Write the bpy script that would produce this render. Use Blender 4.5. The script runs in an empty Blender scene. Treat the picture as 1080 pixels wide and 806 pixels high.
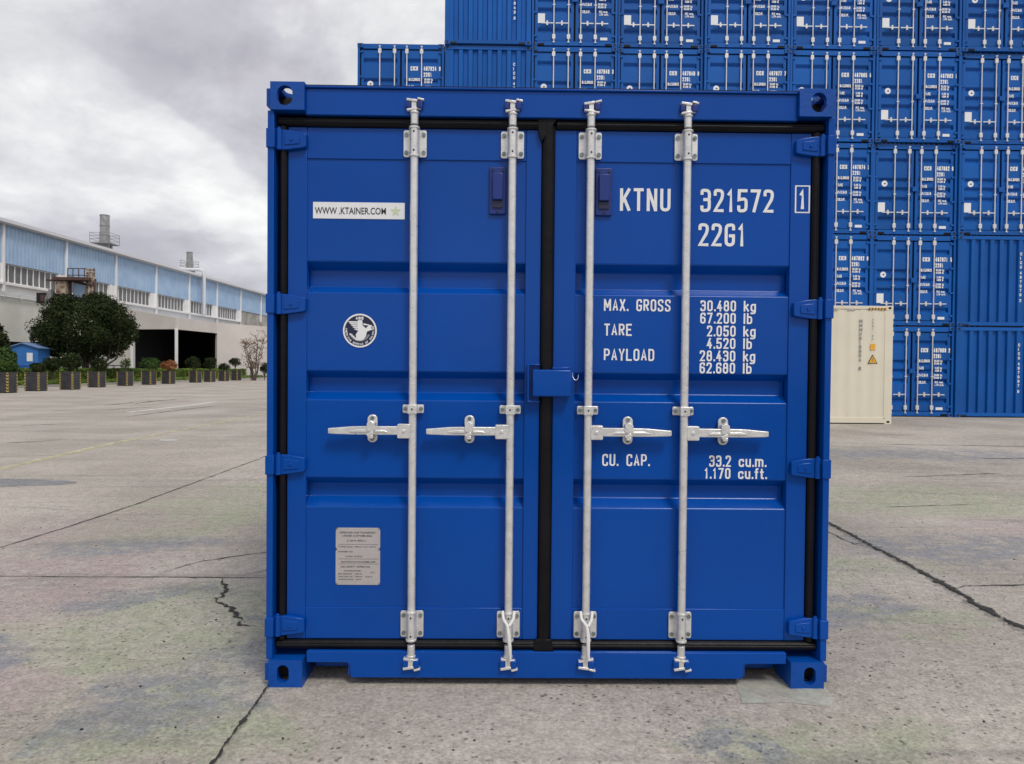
import bpy, bmesh, math, random
from mathutils import Vector, Matrix
random.seed(7)
R = math.radians
SC = bpy.context.scene
COL = SC.collection

# ------------------------------------------------------------------ camera
CAMP = Vector((-0.2019, -3.0900, 1.3778))
YAW, PITCH, ROLL, FPX = 0.01206, -0.01744, 0.00895, 760.0
fwd = Vector((math.sin(YAW)*math.cos(PITCH), math.cos(YAW)*math.cos(PITCH), math.sin(PITCH)))
rt = fwd.cross(Vector((0, 0, 1))).normalized()
up = rt.cross(fwd)
rt, up = (math.cos(ROLL)*rt + math.sin(ROLL)*up), (-math.sin(ROLL)*rt + math.cos(ROLL)*up)
cam_d = bpy.data.cameras.new('camera'); cam = bpy.data.objects.new('camera', cam_d); COL.objects.link(cam)
cam_d.sensor_fit = 'HORIZONTAL'; cam_d.sensor_width = 36; cam_d.lens = 36*FPX/1080
cam_d.clip_start = 0.05; cam_d.clip_end = 4000
cam.matrix_world = Matrix(((rt.x, up.x, -fwd.x, CAMP.x), (rt.y, up.y, -fwd.y, CAMP.y), (rt.z, up.z, -fwd.z, CAMP.z), (0, 0, 0, 1)))
SC.camera = cam

# ------------------------------------------------------------------ sky, sun, exposure
SKX, SKY = 12.4, 0.6
SUN_EL, SUN_AZ = R(54), R(150)      # azimuth clockwise from +y: behind the camera, to the right
w = bpy.data.worlds.new('World'); SC.world = w; w.use_nodes = True
nt = w.node_tree; N = nt.nodes; L = nt.links
for n in list(N): N.remove(n)
wo = N.new('ShaderNodeOutputWorld'); bg = N.new('ShaderNodeBackground'); bg.inputs[1].default_value = 0.1
sky = N.new('ShaderNodeTexSky'); sky.sky_type = 'NISHITA'; sky.sun_disc = False
sky.sun_elevation = SUN_EL; sky.sun_rotation = SUN_AZ
tc = N.new('ShaderNodeTexCoord'); sep = N.new('ShaderNodeSeparateXYZ'); L.new(tc.outputs['Generated'], sep.inputs[0])
def wm(op, a, b=None):
    n = N.new('ShaderNodeMath'); n.operation = op
    for i, v in enumerate((a, b)):
        if v is None: continue
        if isinstance(v, (int, float)): n.inputs[i].default_value = v
        else: L.new(v, n.inputs[i])
    return n.outputs[0]
zz = wm('MAXIMUM', sep.outputs[2], 0.0); den = wm('ADD', zz, 0.42)
cmb = N.new('ShaderNodeCombineXYZ'); L.new(wm('DIVIDE', sep.outputs[0], den), cmb.inputs[0]); L.new(wm('DIVIDE', sep.outputs[1], den), cmb.inputs[1])
def wnoise(scale, det, off, rough=0.55):
    mp = N.new('ShaderNodeMapping'); mp.inputs['Location'].default_value = off; L.new(cmb.outputs[0], mp.inputs[0])
    n = N.new('ShaderNodeTexNoise'); n.inputs['Scale'].default_value = scale; n.inputs['Detail'].default_value = det
    n.inputs['Roughness'].default_value = rough; n.inputs['Distortion'].default_value = 0.25
    L.new(mp.outputs[0], n.inputs['Vector']); return n.outputs[0]
def wramp(f, stops):
    r = N.new('ShaderNodeValToRGB'); r.color_ramp.interpolation = 'EASE'
    while len(r.color_ramp.elements) < len(stops): r.color_ramp.elements.new(0.5)
    for e, (p, c) in zip(r.color_ramp.elements, stops): e.position = p; e.color = (*c, 1)
    L.new(f, r.inputs[0]); return r.outputs[0]
c1 = wramp(wnoise(1.9, 6, (SKX, SKY, 0.0), 0.50), [(0.40, (5.0, 4.88, 5.3)), (0.47, (5.8, 5.72, 6.1)), (0.53, (7.2, 7.2, 7.3)), (0.62, (8.6, 8.6, 8.5))])
c2 = wramp(wnoise(4.2, 9, (7.3, 2.2, 0.0), 0.62), [(0.36, (0.84, 0.84, 0.86)), (0.64, (1.06, 1.06, 1.05))])
mul = N.new('ShaderNodeMix'); mul.data_type = 'RGBA'; mul.blend_type = 'MULTIPLY'; mul.inputs[0].default_value = 1.0
L.new(c1, mul.inputs[6]); L.new(c2, mul.inputs[7])
mx = N.new('ShaderNodeMix'); mx.data_type = 'RGBA'; mx.inputs[0].default_value = 0.93
L.new(sky.outputs[0], mx.inputs[6]); L.new(mul.outputs[2], mx.inputs[7]); L.new(mx.outputs[2], bg.inputs[0]); L.new(bg.outputs[0], wo.inputs[0])
sd = bpy.data.lights.new('sun', 'SUN'); sd.energy = 1.5; sd.angle = R(14); sd.color = (1.0, 0.96, 0.9)
so = bpy.data.objects.new('sun', sd); COL.objects.link(so)
sv = Vector((math.sin(SUN_AZ)*math.cos(SUN_EL), math.cos(SUN_AZ)*math.cos(SUN_EL), math.sin(SUN_EL)))
so.rotation_euler = sv.to_track_quat('Z', 'Y').to_euler(); so.location = (0, 0, 60)
vs = SC.view_settings; vs.view_transform = 'Standard'; vs.look = 'None'; vs.gamma = 1; vs.exposure = 0.22; vs.use_curve_mapping = False

def at(px, py, D):
    """point seen at photo pixel (px, py) at depth D metres - used to survey where far things stand"""
    return CAMP + D*(fwd + (px-540)/FPX*rt - (py-403)/FPX*up)
def ground_z(x, y):
    def ss(t): t = max(0.0, min(1.0, t)); return t*t*(3-2*t)
    return 0.12*ss((y-3.5)/10.0)*ss((x+6.5)/5.5)

# ------------------------------------------------------------------ materials
def pmat(name, base, rough=0.5, metal=0.0, var=0.0, vscale=3.0, bump=0.0, bscale=60.0, spec=0.5, base2=None, rvar=0.0, detail=5.0):
    m = bpy.data.materials.new(name); m.use_nodes = True; t = m.node_tree; n = t.nodes; l = t.links
    p = n['Principled BSDF']; p.inputs['Roughness'].default_value = rough; p.inputs['Metallic'].default_value = metal
    p.inputs['Specular IOR Level'].default_value = spec; p.inputs['Base Color'].default_value = (*base, 1)
    co = n.new('ShaderNodeTexCoord')
    if var > 0 or base2 or rvar > 0:
        no = n.new('ShaderNodeTexNoise'); no.inputs['Scale'].default_value = vscale; no.inputs['Detail'].default_value = detail
        l.new(co.outputs['Object'], no.inputs['Vector'])
        rp = n.new('ShaderNodeValToRGB'); rp.color_ramp.elements[0].position = 0.34; rp.color_ramp.elements[1].position = 0.66
        a = [max(0, c*(1-var)) for c in base]; b = base2 if base2 else [c*(1+var) for c in base]
        rp.color_ramp.elements[0].color = (*a, 1); rp.color_ramp.elements[1].color = (*b, 1)
        l.new(no.outputs[0], rp.inputs[0]); l.new(rp.outputs[0], p.inputs['Base Color'])
        if rvar > 0:
            mr = n.new('ShaderNodeMapRange'); mr.inputs[1].default_value = 0.3; mr.inputs[2].default_value = 0.7
            mr.inputs[3].default_value = rough-rvar; mr.inputs[4].default_value = rough+rvar
            l.new(no.outputs[0], mr.inputs[0]); l.new(mr.outputs[0], p.inputs['Roughness'])
    if bump > 0:
        nb = n.new('ShaderNodeTexNoise'); nb.inputs['Scale'].default_value = bscale; nb.inputs['Detail'].default_value = 4
        l.new(co.outputs['Object'], nb.inputs['Vector'])
        b = n.new('ShaderNodeBump'); b.inputs['Strength'].default_value = bump; b.inputs['Distance'].default_value = 0.01
        l.new(nb.outputs[0], b.inputs['Height']); l.new(b.outputs[0], p.inputs['Normal'])
    return m
M = {}
M['blue'] = pmat('blue_paint', (0.0002, 0.063, 0.345), 0.22, 0, 0.07, 1.3, 0.22, 3.5, 0.26, rvar=0.06)
M['blue_far'] = pmat('blue_paint_stack', (0.0010, 0.094, 0.385), 0.35, 0, 0.10, 0.9, 0.0, spec=0.33)
def per_object(m, lo, hi):
    t = m.node_tree; n = t.nodes; l = t.links; p = n['Principled BSDF']; src = p.inputs['Base Color'].links[0].from_socket
    oi = n.new('ShaderNodeObjectInfo'); mr = n.new('ShaderNodeMapRange'); mr.inputs[3].default_value = lo; mr.inputs[4].default_value = hi; l.new(oi.outputs['Random'], mr.inputs[0])
    hs = n.new('ShaderNodeHueSaturation'); l.new(mr.outputs[0], hs.inputs['Value']); l.new(src, hs.inputs['Color']); l.new(hs.outputs[0], p.inputs['Base Color'])
per_object(M['blue_far'], 0.88, 1.12)
M['blue_cast'] = pmat('blue_paint_cast', (0.0004, 0.065, 0.345), 0.38, 0, 0.08, 9, 0.22, 45, 0.35)
M['blue_dark'] = pmat('blue_vent_plastic', (0.003, 0.026, 0.20), 0.4, 0, 0.05, 8)
M['rubber'] = pmat('black_rubber', (0.0045, 0.004, 0.006), 0.45, 0, 0.4, 5, 0.3, 30, 0.22)
M['steel'] = pmat('galvanised_steel', (0.74, 0.735, 0.72), 0.33, 0.50, 0.07, 26, 0.18, 90, rvar=0.08)
M['bolt'] = pmat('bolt_steel', (0.20, 0.24, 0.24), 0.45, 0.6, 0.3, 60)
M['hole'] = pmat('hole_shade_black', (0.01, 0.01, 0.012), 0.7)  # black standing in for the shade inside holes
M['white'] = pmat('white_vinyl', (0.82, 0.83, 0.84), 0.4, 0, 0.02, 20)
M['navy'] = pmat('navy_print', (0.012, 0.016, 0.055), 0.45)
M['ink'] = pmat('grey_ink', (0.05, 0.055, 0.055), 0.6)
M['green_star'] = pmat('pale_green_print', (0.60, 0.68, 0.47), 0.5)
M['plate'] = pmat('plate_steel', (0.50, 0.49, 0.48), 0.45, 0.35, 0.06, 12, base2=(0.56, 0.51, 0.51))
M['cream'] = pmat('cream_paint', (0.72, 0.67, 0.54), 0.45, 0, 0.03, 2.0, 0.1, 8)
M['orange'] = pmat('orange_label', (0.80, 0.42, 0.04), 0.5)
M['rope'] = pmat('white_strap', (0.80, 0.80, 0.78), 0.6)
M['concrete_wall'] = pmat('stained_concrete', (0.36, 0.34, 0.31), 0.85, 0, 0.25, 0.9, base2=(0.46, 0.44, 0.41))
M['render_beige'] = pmat('beige_render', (0.60, 0.60, 0.53), 0.85, 0, 0.10, 0.35, base2=(0.70, 0.69, 0.63))
M['render_white'] = pmat('white_render', (0.80, 0.79, 0.78), 0.8, 0, 0.05, 0.6)
M['annex_wall'] = pmat('annex_render', (0.62, 0.575, 0.54), 0.85, 0, 0.07, 0.4)
M['clad'] = pmat('pale_blue_cladding', (0.32, 0.47, 0.68), 0.55, 0, 0.07, 0.8, base2=(0.37, 0.51, 0.68))
M['gutter'] = pmat('eave_metal', (0.66, 0.66, 0.69), 0.5)
M['glass'] = pmat('dusty_glass', (0.11, 0.11, 0.115), 0.25, 0, 0.35, 0.8)
M['dark'] = pmat('interior_shade', (0.012, 0.012, 0.013), 0.9)  # near-black colour, paints in the shade of interiors
M['roof'] = pmat('roof_sheet', (0.32, 0.34, 0.37), 0.6)
M['chimney'] = pmat('stack_metal', (0.33, 0.33, 0.33), 0.5, 0.3, 0.25, 2.0)
M['rail'] = pmat('rail_metal', (0.26, 0.26, 0.26), 0.6)
M['rust'] = pmat('rusty_steel', (0.20, 0.075, 0.035), 0.85, 0, 0.5, 2.4, base2=(0.50, 0.42, 0.32))
M['rustdark'] = pmat('rusty_frame', (0.085, 0.045, 0.04), 0.85, 0, 0.3, 3)
M['shed'] = pmat('blue_shed_paint', (0.030, 0.17, 0.50), 0.5, 0, 0.08, 2)
M['shed_roof'] = pmat('blue_grey_roof', (0.16, 0.26, 0.46), 0.5, 0, 0.1, 2)
M['planter'] = pmat('dark_planter', (0.026, 0.026, 0.034), 0.6, 0, 0.25, 3, base2=(0.042, 0.041, 0.047))
M['yellow'] = pmat('hazard_yellow', (0.62, 0.42, 0.05), 0.6, 0, 0.1, 4)
def hazard_mat():
    m = pmat('hazard_guard', (0.62, 0.42, 0.05), 0.6); t = m.node_tree; n = t.nodes; l = t.links; p = n['Principled BSDF']
    co = n.new('ShaderNodeTexCoord'); sp_ = n.new('ShaderNodeSeparateXYZ'); l.new(co.outputs['Object'], sp_.inputs[0])
    def mm(op, a, b=None):
        k = n.new('ShaderNodeMath'); k.operation = op
        for i, v in enumerate((a, b)):
            if v is None: continue
            if isinstance(v, (int, float)): k.inputs[i].default_value = v
            else: l.new(v, k.inputs[i])
        return k.outputs[0]
    q = mm('ADD', mm('ABSOLUTE', sp_.outputs[0]), mm('ABSOLUTE', sp_.outputs[1])); v = mm('FRACT', mm('ADD', mm('MULTIPLY', sp_.outputs[2], 6.6), mm('MULTIPLY', q, 5.0)))
    f = mm('GREATER_THAN', v, 0.44); x = n.new('ShaderNodeMix'); x.data_type = 'RGBA'; x.inputs[6].default_value = (0.56, 0.40, 0.09, 1); x.inputs[7].default_value = (0.022, 0.022, 0.024, 1)
    l.new(f, x.inputs[0]); l.new(x.outputs[2], p.inputs['Base Color']); return m
M['hazard'] = hazard_mat()
M['black'] = pmat('hazard_black', (0.02, 0.02, 0.02), 0.6)
M['soil'] = pmat('soil', (0.045, 0.035, 0.025), 0.95, 0, 0.3, 4)
M['bark'] = pmat('bark', (0.10, 0.08, 0.065), 0.9, 0, 0.25, 6)
M['palebark'] = pmat('pale_bark', (0.22, 0.18, 0.15), 0.9, 0, 0.2, 6)
M['kerb'] = pmat('kerb_concrete', (0.34, 0.33, 0.31), 0.85, 0, 0.12, 1.5)
def leafmat(name, a, b):
    m = pmat(name, a, 0.75, 0, 0.25, 1.6, base2=b, spec=0.10); return m
M['leaf_dark'] = leafmat('dark_foliage', (0.014, 0.024, 0.008), (0.040, 0.055, 0.018))
M['leaf_mid'] = leafmat('green_foliage', (0.030, 0.065, 0.018), (0.07, 0.125, 0.030))
M['leaf_hedge'] = leafmat('hedge_foliage', (0.060, 0.105, 0.022), (0.15, 0.21, 0.045))
M['leaf_orange'] = leafmat('orange_foliage', (0.25, 0.095, 0.035), (0.38, 0.17, 0.08))
M['leaf_brown'] = leafmat('dry_leaves', (0.16, 0.09, 0.055), (0.25, 0.16, 0.10))

def ground_mat():
    m = bpy.data.materials.new('yard_concrete'); m.use_nodes = True; t = m.node_tree; n = t.nodes; l = t.links
    p = n['Principled BSDF']; p.inputs['Roughness'].default_value = 0.82; p.inputs['Specular IOR Level'].default_value = 0.3
    g = n.new('ShaderNodeNewGeometry')
    def noise(sc, det=4, rough=0.5, off=(0, 0, 0), scl=(1, 1, 1), dist=0.0, rot=0.0):
        mp = n.new('ShaderNodeMapping'); mp.inputs['Location'].default_value = off; mp.inputs['Scale'].default_value = scl
        mp.inputs['Rotation'].default_value = (0, 0, rot)
        l.new(g.outputs['Position'], mp.inputs[0]); k = n.new('ShaderNodeTexNoise'); k.inputs['Scale'].default_value = sc
        k.inputs['Detail'].default_value = det; k.inputs['Roughness'].default_value = rough; k.inputs['Distortion'].default_value = dist
        l.new(mp.outputs[0], k.inputs['Vector']); return k.outputs[0]
    def rng(v, a, b, c=0.0, d=1.0):
        r = n.new('ShaderNodeMapRange'); r.interpolation_type = 'SMOOTHSTEP'
        for i, q in zip((1, 2, 3, 4), (a, b, c, d)): r.inputs[i].default_value = q
        l.new(v, r.inputs[0]); return r.outputs[0]
    def mix(a, b, f, mode='MIX'):
        x = n.new('ShaderNodeMix'); x.data_type = 'RGBA'; x.blend_type = mode
        for i, v in ((6, a), (7, b)):
            if isinstance(v, tuple): x.inputs[i].default_value = (*v, 1)
            else: l.new(v, x.inputs[i])
        if isinstance(f, float): x.inputs[0].default_value = f
        else: l.new(f, x.inputs[0])
        return x.outputs[2]
    def mul(a, b):
        x = n.new('ShaderNodeMath'); x.operation = 'MULTIPLY'; l.new(a, x.inputs[0])
        if isinstance(b, float): x.inputs[1].default_value = b
        else: l.new(b, x.inputs[1])
        return x.outputs[0]
    col = mix((0.370, 0.332, 0.288), (0.485, 0.438, 0.386), rng(noise(0.45, 6, 0.6), 0.35, 0.65))
    col = mix(col, (0.27, 0.255, 0.235), mul(rng(noise(0.22, 5, 0.6, (9, 3, 0), dist=0.6), 0.52, 0.70), 0.45))
    # green algae, blue-grey and mauve stains in large soft patches, broken up by finer noise
    wv = n.new('ShaderNodeTexNoise'); wv.inputs['Scale'].default_value = 1.3; wv.inputs['Detail'].default_value = 6; wv.inputs['Roughness'].default_value = 0.7
    l.new(g.outputs['Position'], wv.inputs['Vector'])
    va = n.new('ShaderNodeVectorMath'); va.operation = 'SUBTRACT'; l.new(wv.outputs['Color'], va.inputs[0]); va.inputs[1].default_value = (.5, .5, .5)
    vb = n.new('ShaderNodeVectorMath'); vb.operation = 'MULTIPLY_ADD'; l.new(va.outputs[0], vb.inputs[0]); vb.inputs[1].default_value = (1.9, 1.9, 0); l.new(g.outputs['Position'], vb.inputs[2])
    def spot(x, y, rx, ry):      # soft ragged patch around a place in the yard
        a = n.new('ShaderNodeVectorMath'); a.operation = 'SUBTRACT'; l.new(vb.outputs[0], a.inputs[0]); a.inputs[1].default_value = (x, y, 0)
        b = n.new('ShaderNodeVectorMath'); b.operation = 'MULTIPLY'; l.new(a.outputs[0], b.inputs[0]); b.inputs[1].default_value = (1/rx, 1/ry, 0)
        c = n.new('ShaderNodeVectorMath'); c.operation = 'LENGTH'; l.new(b.outputs[0], c.inputs[0]); return rng(c.outputs['Value'], 0.55, 1.15, 1, 0)
    def mx_(*v):
        o_ = v[0]
        for q in v[1:]:
            x = n.new('ShaderNodeMath'); x.operation = 'MAXIMUM'; l.new(o_, x.inputs[0]); l.new(q, x.inputs[1]); o_ = x.outputs[0]
        return o_
    brk = rng(noise(3.0, 6, 0.75), 0.30, 0.56)
    green = mx_(spot(-1.75, 0.85, .95, .85), spot(-1.5, -.35, .5, .35), spot(2.1, 1.9, .7, .5), spot(4.4, 4.6, 1.8, 1.0), spot(1.0, -.55, .5, .3), spot(-3.2, 3.6, 1.0, 1.2), spot(2.2, .9, .5, .25), spot(-2.6, 5.2, 1.0, .7))
    grey = mx_(spot(-1.6, -.15, .32, .35), spot(-1.3, .55, .25, .5), spot(-2.2, 1.25, .7, .22), spot(1.75, 1.05, .45, .3), spot(3.4, 2.5, .9, .5), spot(-3.0, 2.5, .8, .35), spot(6.5, 8.5, 3.2, .8), spot(-2.6, .35, .3, .25), spot(.72, -.42, .18, .12))
    mauve = mx_(spot(-3.3, 1.5, 1.1, .9), spot(5.2, 3.0, 1.6, 1.0), spot(-2.4, .2, .5, .25), spot(-3.7, 3.2, .8, .8))
    col = mix(col, (0.335, 0.37, 0.245), mul(mul(green, brk), 0.62))
    col = mix(col, (0.395, 0.295, 0.305), mul(mul(mauve, brk), 0.55))
    col = mix(col, (0.22, 0.235, 0.27), mul(mul(grey, rng(noise(5, 6, 0.8, (2, 2, 0)), 0.36, 0.56)), 0.72))
    # sweeping scuffs
    col = mix(col, (0.25, 0.235, 0.215), mul(rng(noise(1.1, 5, 0.65, (1, 6, 0), (0.35, 2.2, 1), 0.9, 0.35), 0.53, 0.70), 0.55))
    col = mix(col, (0.24, 0.225, 0.21), mul(rng(noise(0.8, 5, 0.65, (3, 1, 0), (0.22, 2.6, 1), 1.2, -0.15), 0.55, 0.70), 0.50))
    # grain and pits
    fine = noise(55, 5, 0.75); col = mix(col, mix((0.55, 0.55, 0.55), (1.32, 1.32, 1.32), rng(fine, 0.28, 0.72)), 0.75, 'MULTIPLY')
    mid = noise(14, 5, 0.7, (3, 3, 0)); col = mix(col, mix((0.78, 0.78, 0.78), (1.16, 1.16, 1.16), rng(mid, 0.3, 0.7)), 0.8, 'MULTIPLY')
    vo = n.new('ShaderNodeTexVoronoi'); vo.inputs['Scale'].default_value = 34; vo.inputs['Randomness'].default_value = 1
    l.new(g.outputs['Position'], vo.inputs['Vector'])
    pit = mul(rng(vo.outputs['Distance'], 0.20, 0.36, 1, 0), rng(noise(1.1, 4, 0.7, (8, 8, 0)), 0.38, 0.56))
    pit = mul(pit, rng(noise(22, 3, 0.6, (1, 8, 0)), 0.50, 0.60))
    col = mix(col, (0.10, 0.09, 0.085), mul(pit, 0.85))
    fleck = mul(rng(noise(75, 2, 0.5, (4, 1, 0), (1, 1.6, 1)), 0.60, 0.68), rng(noise(0.9, 3, 0.6, (2, 9, 0)), 0.36, 0.60)); col = mix(col, (0.13, 0.12, 0.11), mul(fleck, 0.65))
    l.new(col, p.inputs['Base Color'])
    def add(a, b, k):
        x = n.new('ShaderNodeMath'); x.operation = 'MULTIPLY_ADD'; l.new(b, x.inputs[0]); x.inputs[1].default_value = k; l.new(a, x.inputs[2]); return x.outputs[0]
    h = add(add(mul(fine, 0.5), mid, 1.0), pit, -1.2)
    b = n.new('ShaderNodeBump'); b.inputs['Strength'].default_value = 0.55; b.inputs['Distance'].default_value = 0.008
    l.new(h, b.inputs['Height']); l.new(b.outputs[0], p.inputs['Normal'])
    return m
M['ground'] = ground_mat()
def worn(name, colr, lo, hi, sc, rough=0.7, amt=1.0):
    m = pmat(name, colr, rough, 0, 0.15, 6); t = m.node_tree; n = t.nodes; l = t.links; p = n['Principled BSDF']
    g = n.new('ShaderNodeNewGeometry'); k = n.new('ShaderNodeTexNoise'); k.inputs['Scale'].default_value = sc; k.inputs['Detail'].default_value = 6; k.inputs['Roughness'].default_value = 0.7
    l.new(g.outputs['Position'], k.inputs['Vector']); r = n.new('ShaderNodeMapRange'); r.inputs[1].default_value = lo; r.inputs[2].default_value = hi
    r.inputs[4].default_value = amt
    l.new(k.outputs[0], r.inputs[0]); l.new(r.outputs[0], p.inputs['Alpha']); return m
M['yellow_line'] = worn('worn_yellow_paint', (0.60, 0.56, 0.33), 0.28, 0.60, 3.0, 0.7, 0.75)
M['white_line'] = worn('worn_white_paint', (0.70, 0.69, 0.66), 0.25, 0.50, 2.5, 0.7, 0.85)
M['pale_patch'] = worn('pale_cement_smear', (0.52, 0.54, 0.47), 0.30, 0.62, 5.0, 0.8, 0.8)
M['damp'] = worn('damp_patch', (0.22, 0.24, 0.27), 0.30, 0.60, 2.0, 0.25, 0.8)
M['crack'] = pmat('crack_dirt', (0.035, 0.033, 0.030), 0.95, 0, 0.3, 10)
M['joint'] = worn('joint_dirt', (0.075, 0.07, 0.062), 0.25, 0.45, 9.0, 0.9)
M['crack_edge'] = worn('broken_edge_dirt', (0.25, 0.235, 0.215), 0.38, 0.62, 14.0, 0.9, 0.6)
M['bounce_dark'] = pmat('bounce_dark', (0.045, 0.045, 0.047), 0.85, 0, 0.2, 2.0, 0.4, 80)  # dark coat of the added sheet behind the camera

# ------------------------------------------------------------------ mesh builder
class MB:
    def __init__(s): s.v = []; s.f = []; s.st = []
    def add(s, vs_, fs):
        s.st.append((len(s.v), len(s.f))); o = len(s.v); s.v += [tuple(p) for p in vs_]; s.f += [[i+o for i in q] for q in fs]
    def box(s, x0, x1, y0, y1, z0, z1, T=None):
        c = [(x, y, z) for x in (min(x0, x1), max(x0, x1)) for y in (min(y0, y1), max(y0, y1)) for z in (min(z0, z1), max(z0, z1))]
        if T: c = [T @ Vector(p) for p in c]
        s.add(c, [(0, 1, 3, 2), (4, 6, 7, 5), (0, 4, 5, 1), (2, 3, 7, 6), (0, 2, 6, 4), (1, 5, 7, 3)])
    def cbox(s, c, d, T=None):
        s.box(c[0]-d[0]/2, c[0]+d[0]/2, c[1]-d[1]/2, c[1]+d[1]/2, c[2]-d[2]/2, c[2]+d[2]/2, T)
    def cyl(s, a, b, r, n=16, r2=None, caps=True):
        a = Vector(a); b = Vector(b); d = (b-a).normalized(); u = d.orthogonal().normalized(); w_ = d.cross(u); r2 = r if r2 is None else r2
        vs_ = []
        for p, q in ((a, r), (b, r2)):
            for i in range(n):
                t = 2*math.pi*i/n; vs_.append(p+q*(math.cos(t)*u+math.sin(t)*w_))
        fs = [(i, (i+1) % n, n+(i+1) % n, n+i) for i in range(n)]
        if caps: fs += [tuple(range(n))[::-1], tuple(range(n, 2*n))]
        s.add(vs_, fs)
    def tube(s, pts, r, n=10):
        pts = [Vector(p) for p in pts]; rings = []
        for i, p in enumerate(pts):
            d = (pts[min(i+1, len(pts)-1)]-pts[max(i-1, 0)]).normalized()
            if i == 0: u = d.orthogonal().normalized()
            else: u = (u-d*u.dot(d)).normalized()
            v = d.cross(u); rr = r[i] if isinstance(r, (list, tuple)) else r
            rings.append([p+rr*(math.cos(2*math.pi*k/n)*u+math.sin(2*math.pi*k/n)*v) for k in range(n)])
        fs = []
        for i in range(len(pts)-1):
            for k in range(n): fs.append((i*n+k, i*n+(k+1) % n, (i+1)*n+(k+1) % n, (i+1)*n+k))
        fs += [tuple(range(n))[::-1], tuple(range((len(pts)-1)*n, len(pts)*n))]
        s.add([p for g in rings for p in g], fs)
    def prism(s, prof, a0, a1, f):
        """profile points -> f(p, a) at both ends"""
        n = len(prof); s.add([f(p, a0) for p in prof]+[f(p, a1) for p in prof],
                             [(i, (i+1) % n, n+(i+1) % n, n+i) for i in range(n)]+[tuple(range(n))[::-1], tuple(range(n, 2*n))])
    def plate(s, prof, y0, y1): s.prism(prof, y0, y1, lambda p, a: (p[0], a, p[1]))     # outline in x,z
    def build(s, name, mat, parent=None, bevel=0.0, smooth=True, T=None, seg=2):
        me = bpy.data.meshes.new(name); me.from_pydata(s.v, [], s.f)
        if T: me.transform(T)
        bm = bmesh.new(); bm.from_mesh(me); bmesh.ops.recalc_face_normals(bm, faces=bm.faces); bm.to_mesh(me); bm.free()
        if smooth:
            me.polygons.foreach_set('use_smooth', [True]*len(me.polygons)); me.set_sharp_from_angle(angle=R(35))
        me.materials.append(mat); o = bpy.data.objects.new(name, me); COL.objects.link(o)
        if parent: o.parent = parent
        if bevel > 0:
            b = o.modifiers.new('bevel', 'BEVEL'); b.width = bevel; b.segments = seg; b.limit_method = 'ANGLE'; b.angle_limit = R(40)
        return o
def build_each(mb, name, mat, parent=None, bevel=0.0, **kw):
    """one object per shape added to the builder"""
    st = mb.st+[(len(mb.v), len(mb.f))]; out = []
    for (v0, f0), (v1, f1) in zip(st[:-1], st[1:]):
        q = MB(); q.v = mb.v[v0:v1]; q.f = [[i-v0 for i in f] for f in mb.f[f0:f1]]; out.append(q.build(name, mat, parent, bevel, **kw))
    return out
def flat(name, vs_, fs, mat, parent=None):
    me = bpy.data.meshes.new(name); me.from_pydata([tuple(v) for v in vs_], [], fs); me.materials.append(mat)
    o = bpy.data.objects.new(name, me); COL.objects.link(o)
    if parent: o.parent = parent
    return o
def empty(name, loc=(0, 0, 0), rz=0.0):
    o = bpy.data.objects.new(name, None); COL.objects.link(o); o.location = loc; o.rotation_euler = (0, 0, rz); o.empty_display_size = 0.3; return o
def tag(o, label, cat, group=None):
    o['label'] = label; o['category'] = cat
    if group: o['group'] = group
    return o
def struct(o): o['kind'] = 'structure'; return o
def kids(o): return [c for c in o.children]
def dup(o, parent=None):
    c = o.copy(); COL.objects.link(c); c.parent = parent
    for ch in kids(o): dup(ch, c)
    return c
def rrect(x0, x1, z0, z1, r, n=5):
    P = []
    for cx, cz, a in ((x1-r, z1-r, 0), (x0+r, z1-r, 90), (x0+r, z0+r, 180), (x1-r, z0+r, 270)):
        for i in range(n+1):
            t = R(a+90*i/n); P.append((cx+r*math.cos(t), cz+r*math.sin(t)))
    return P

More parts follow.
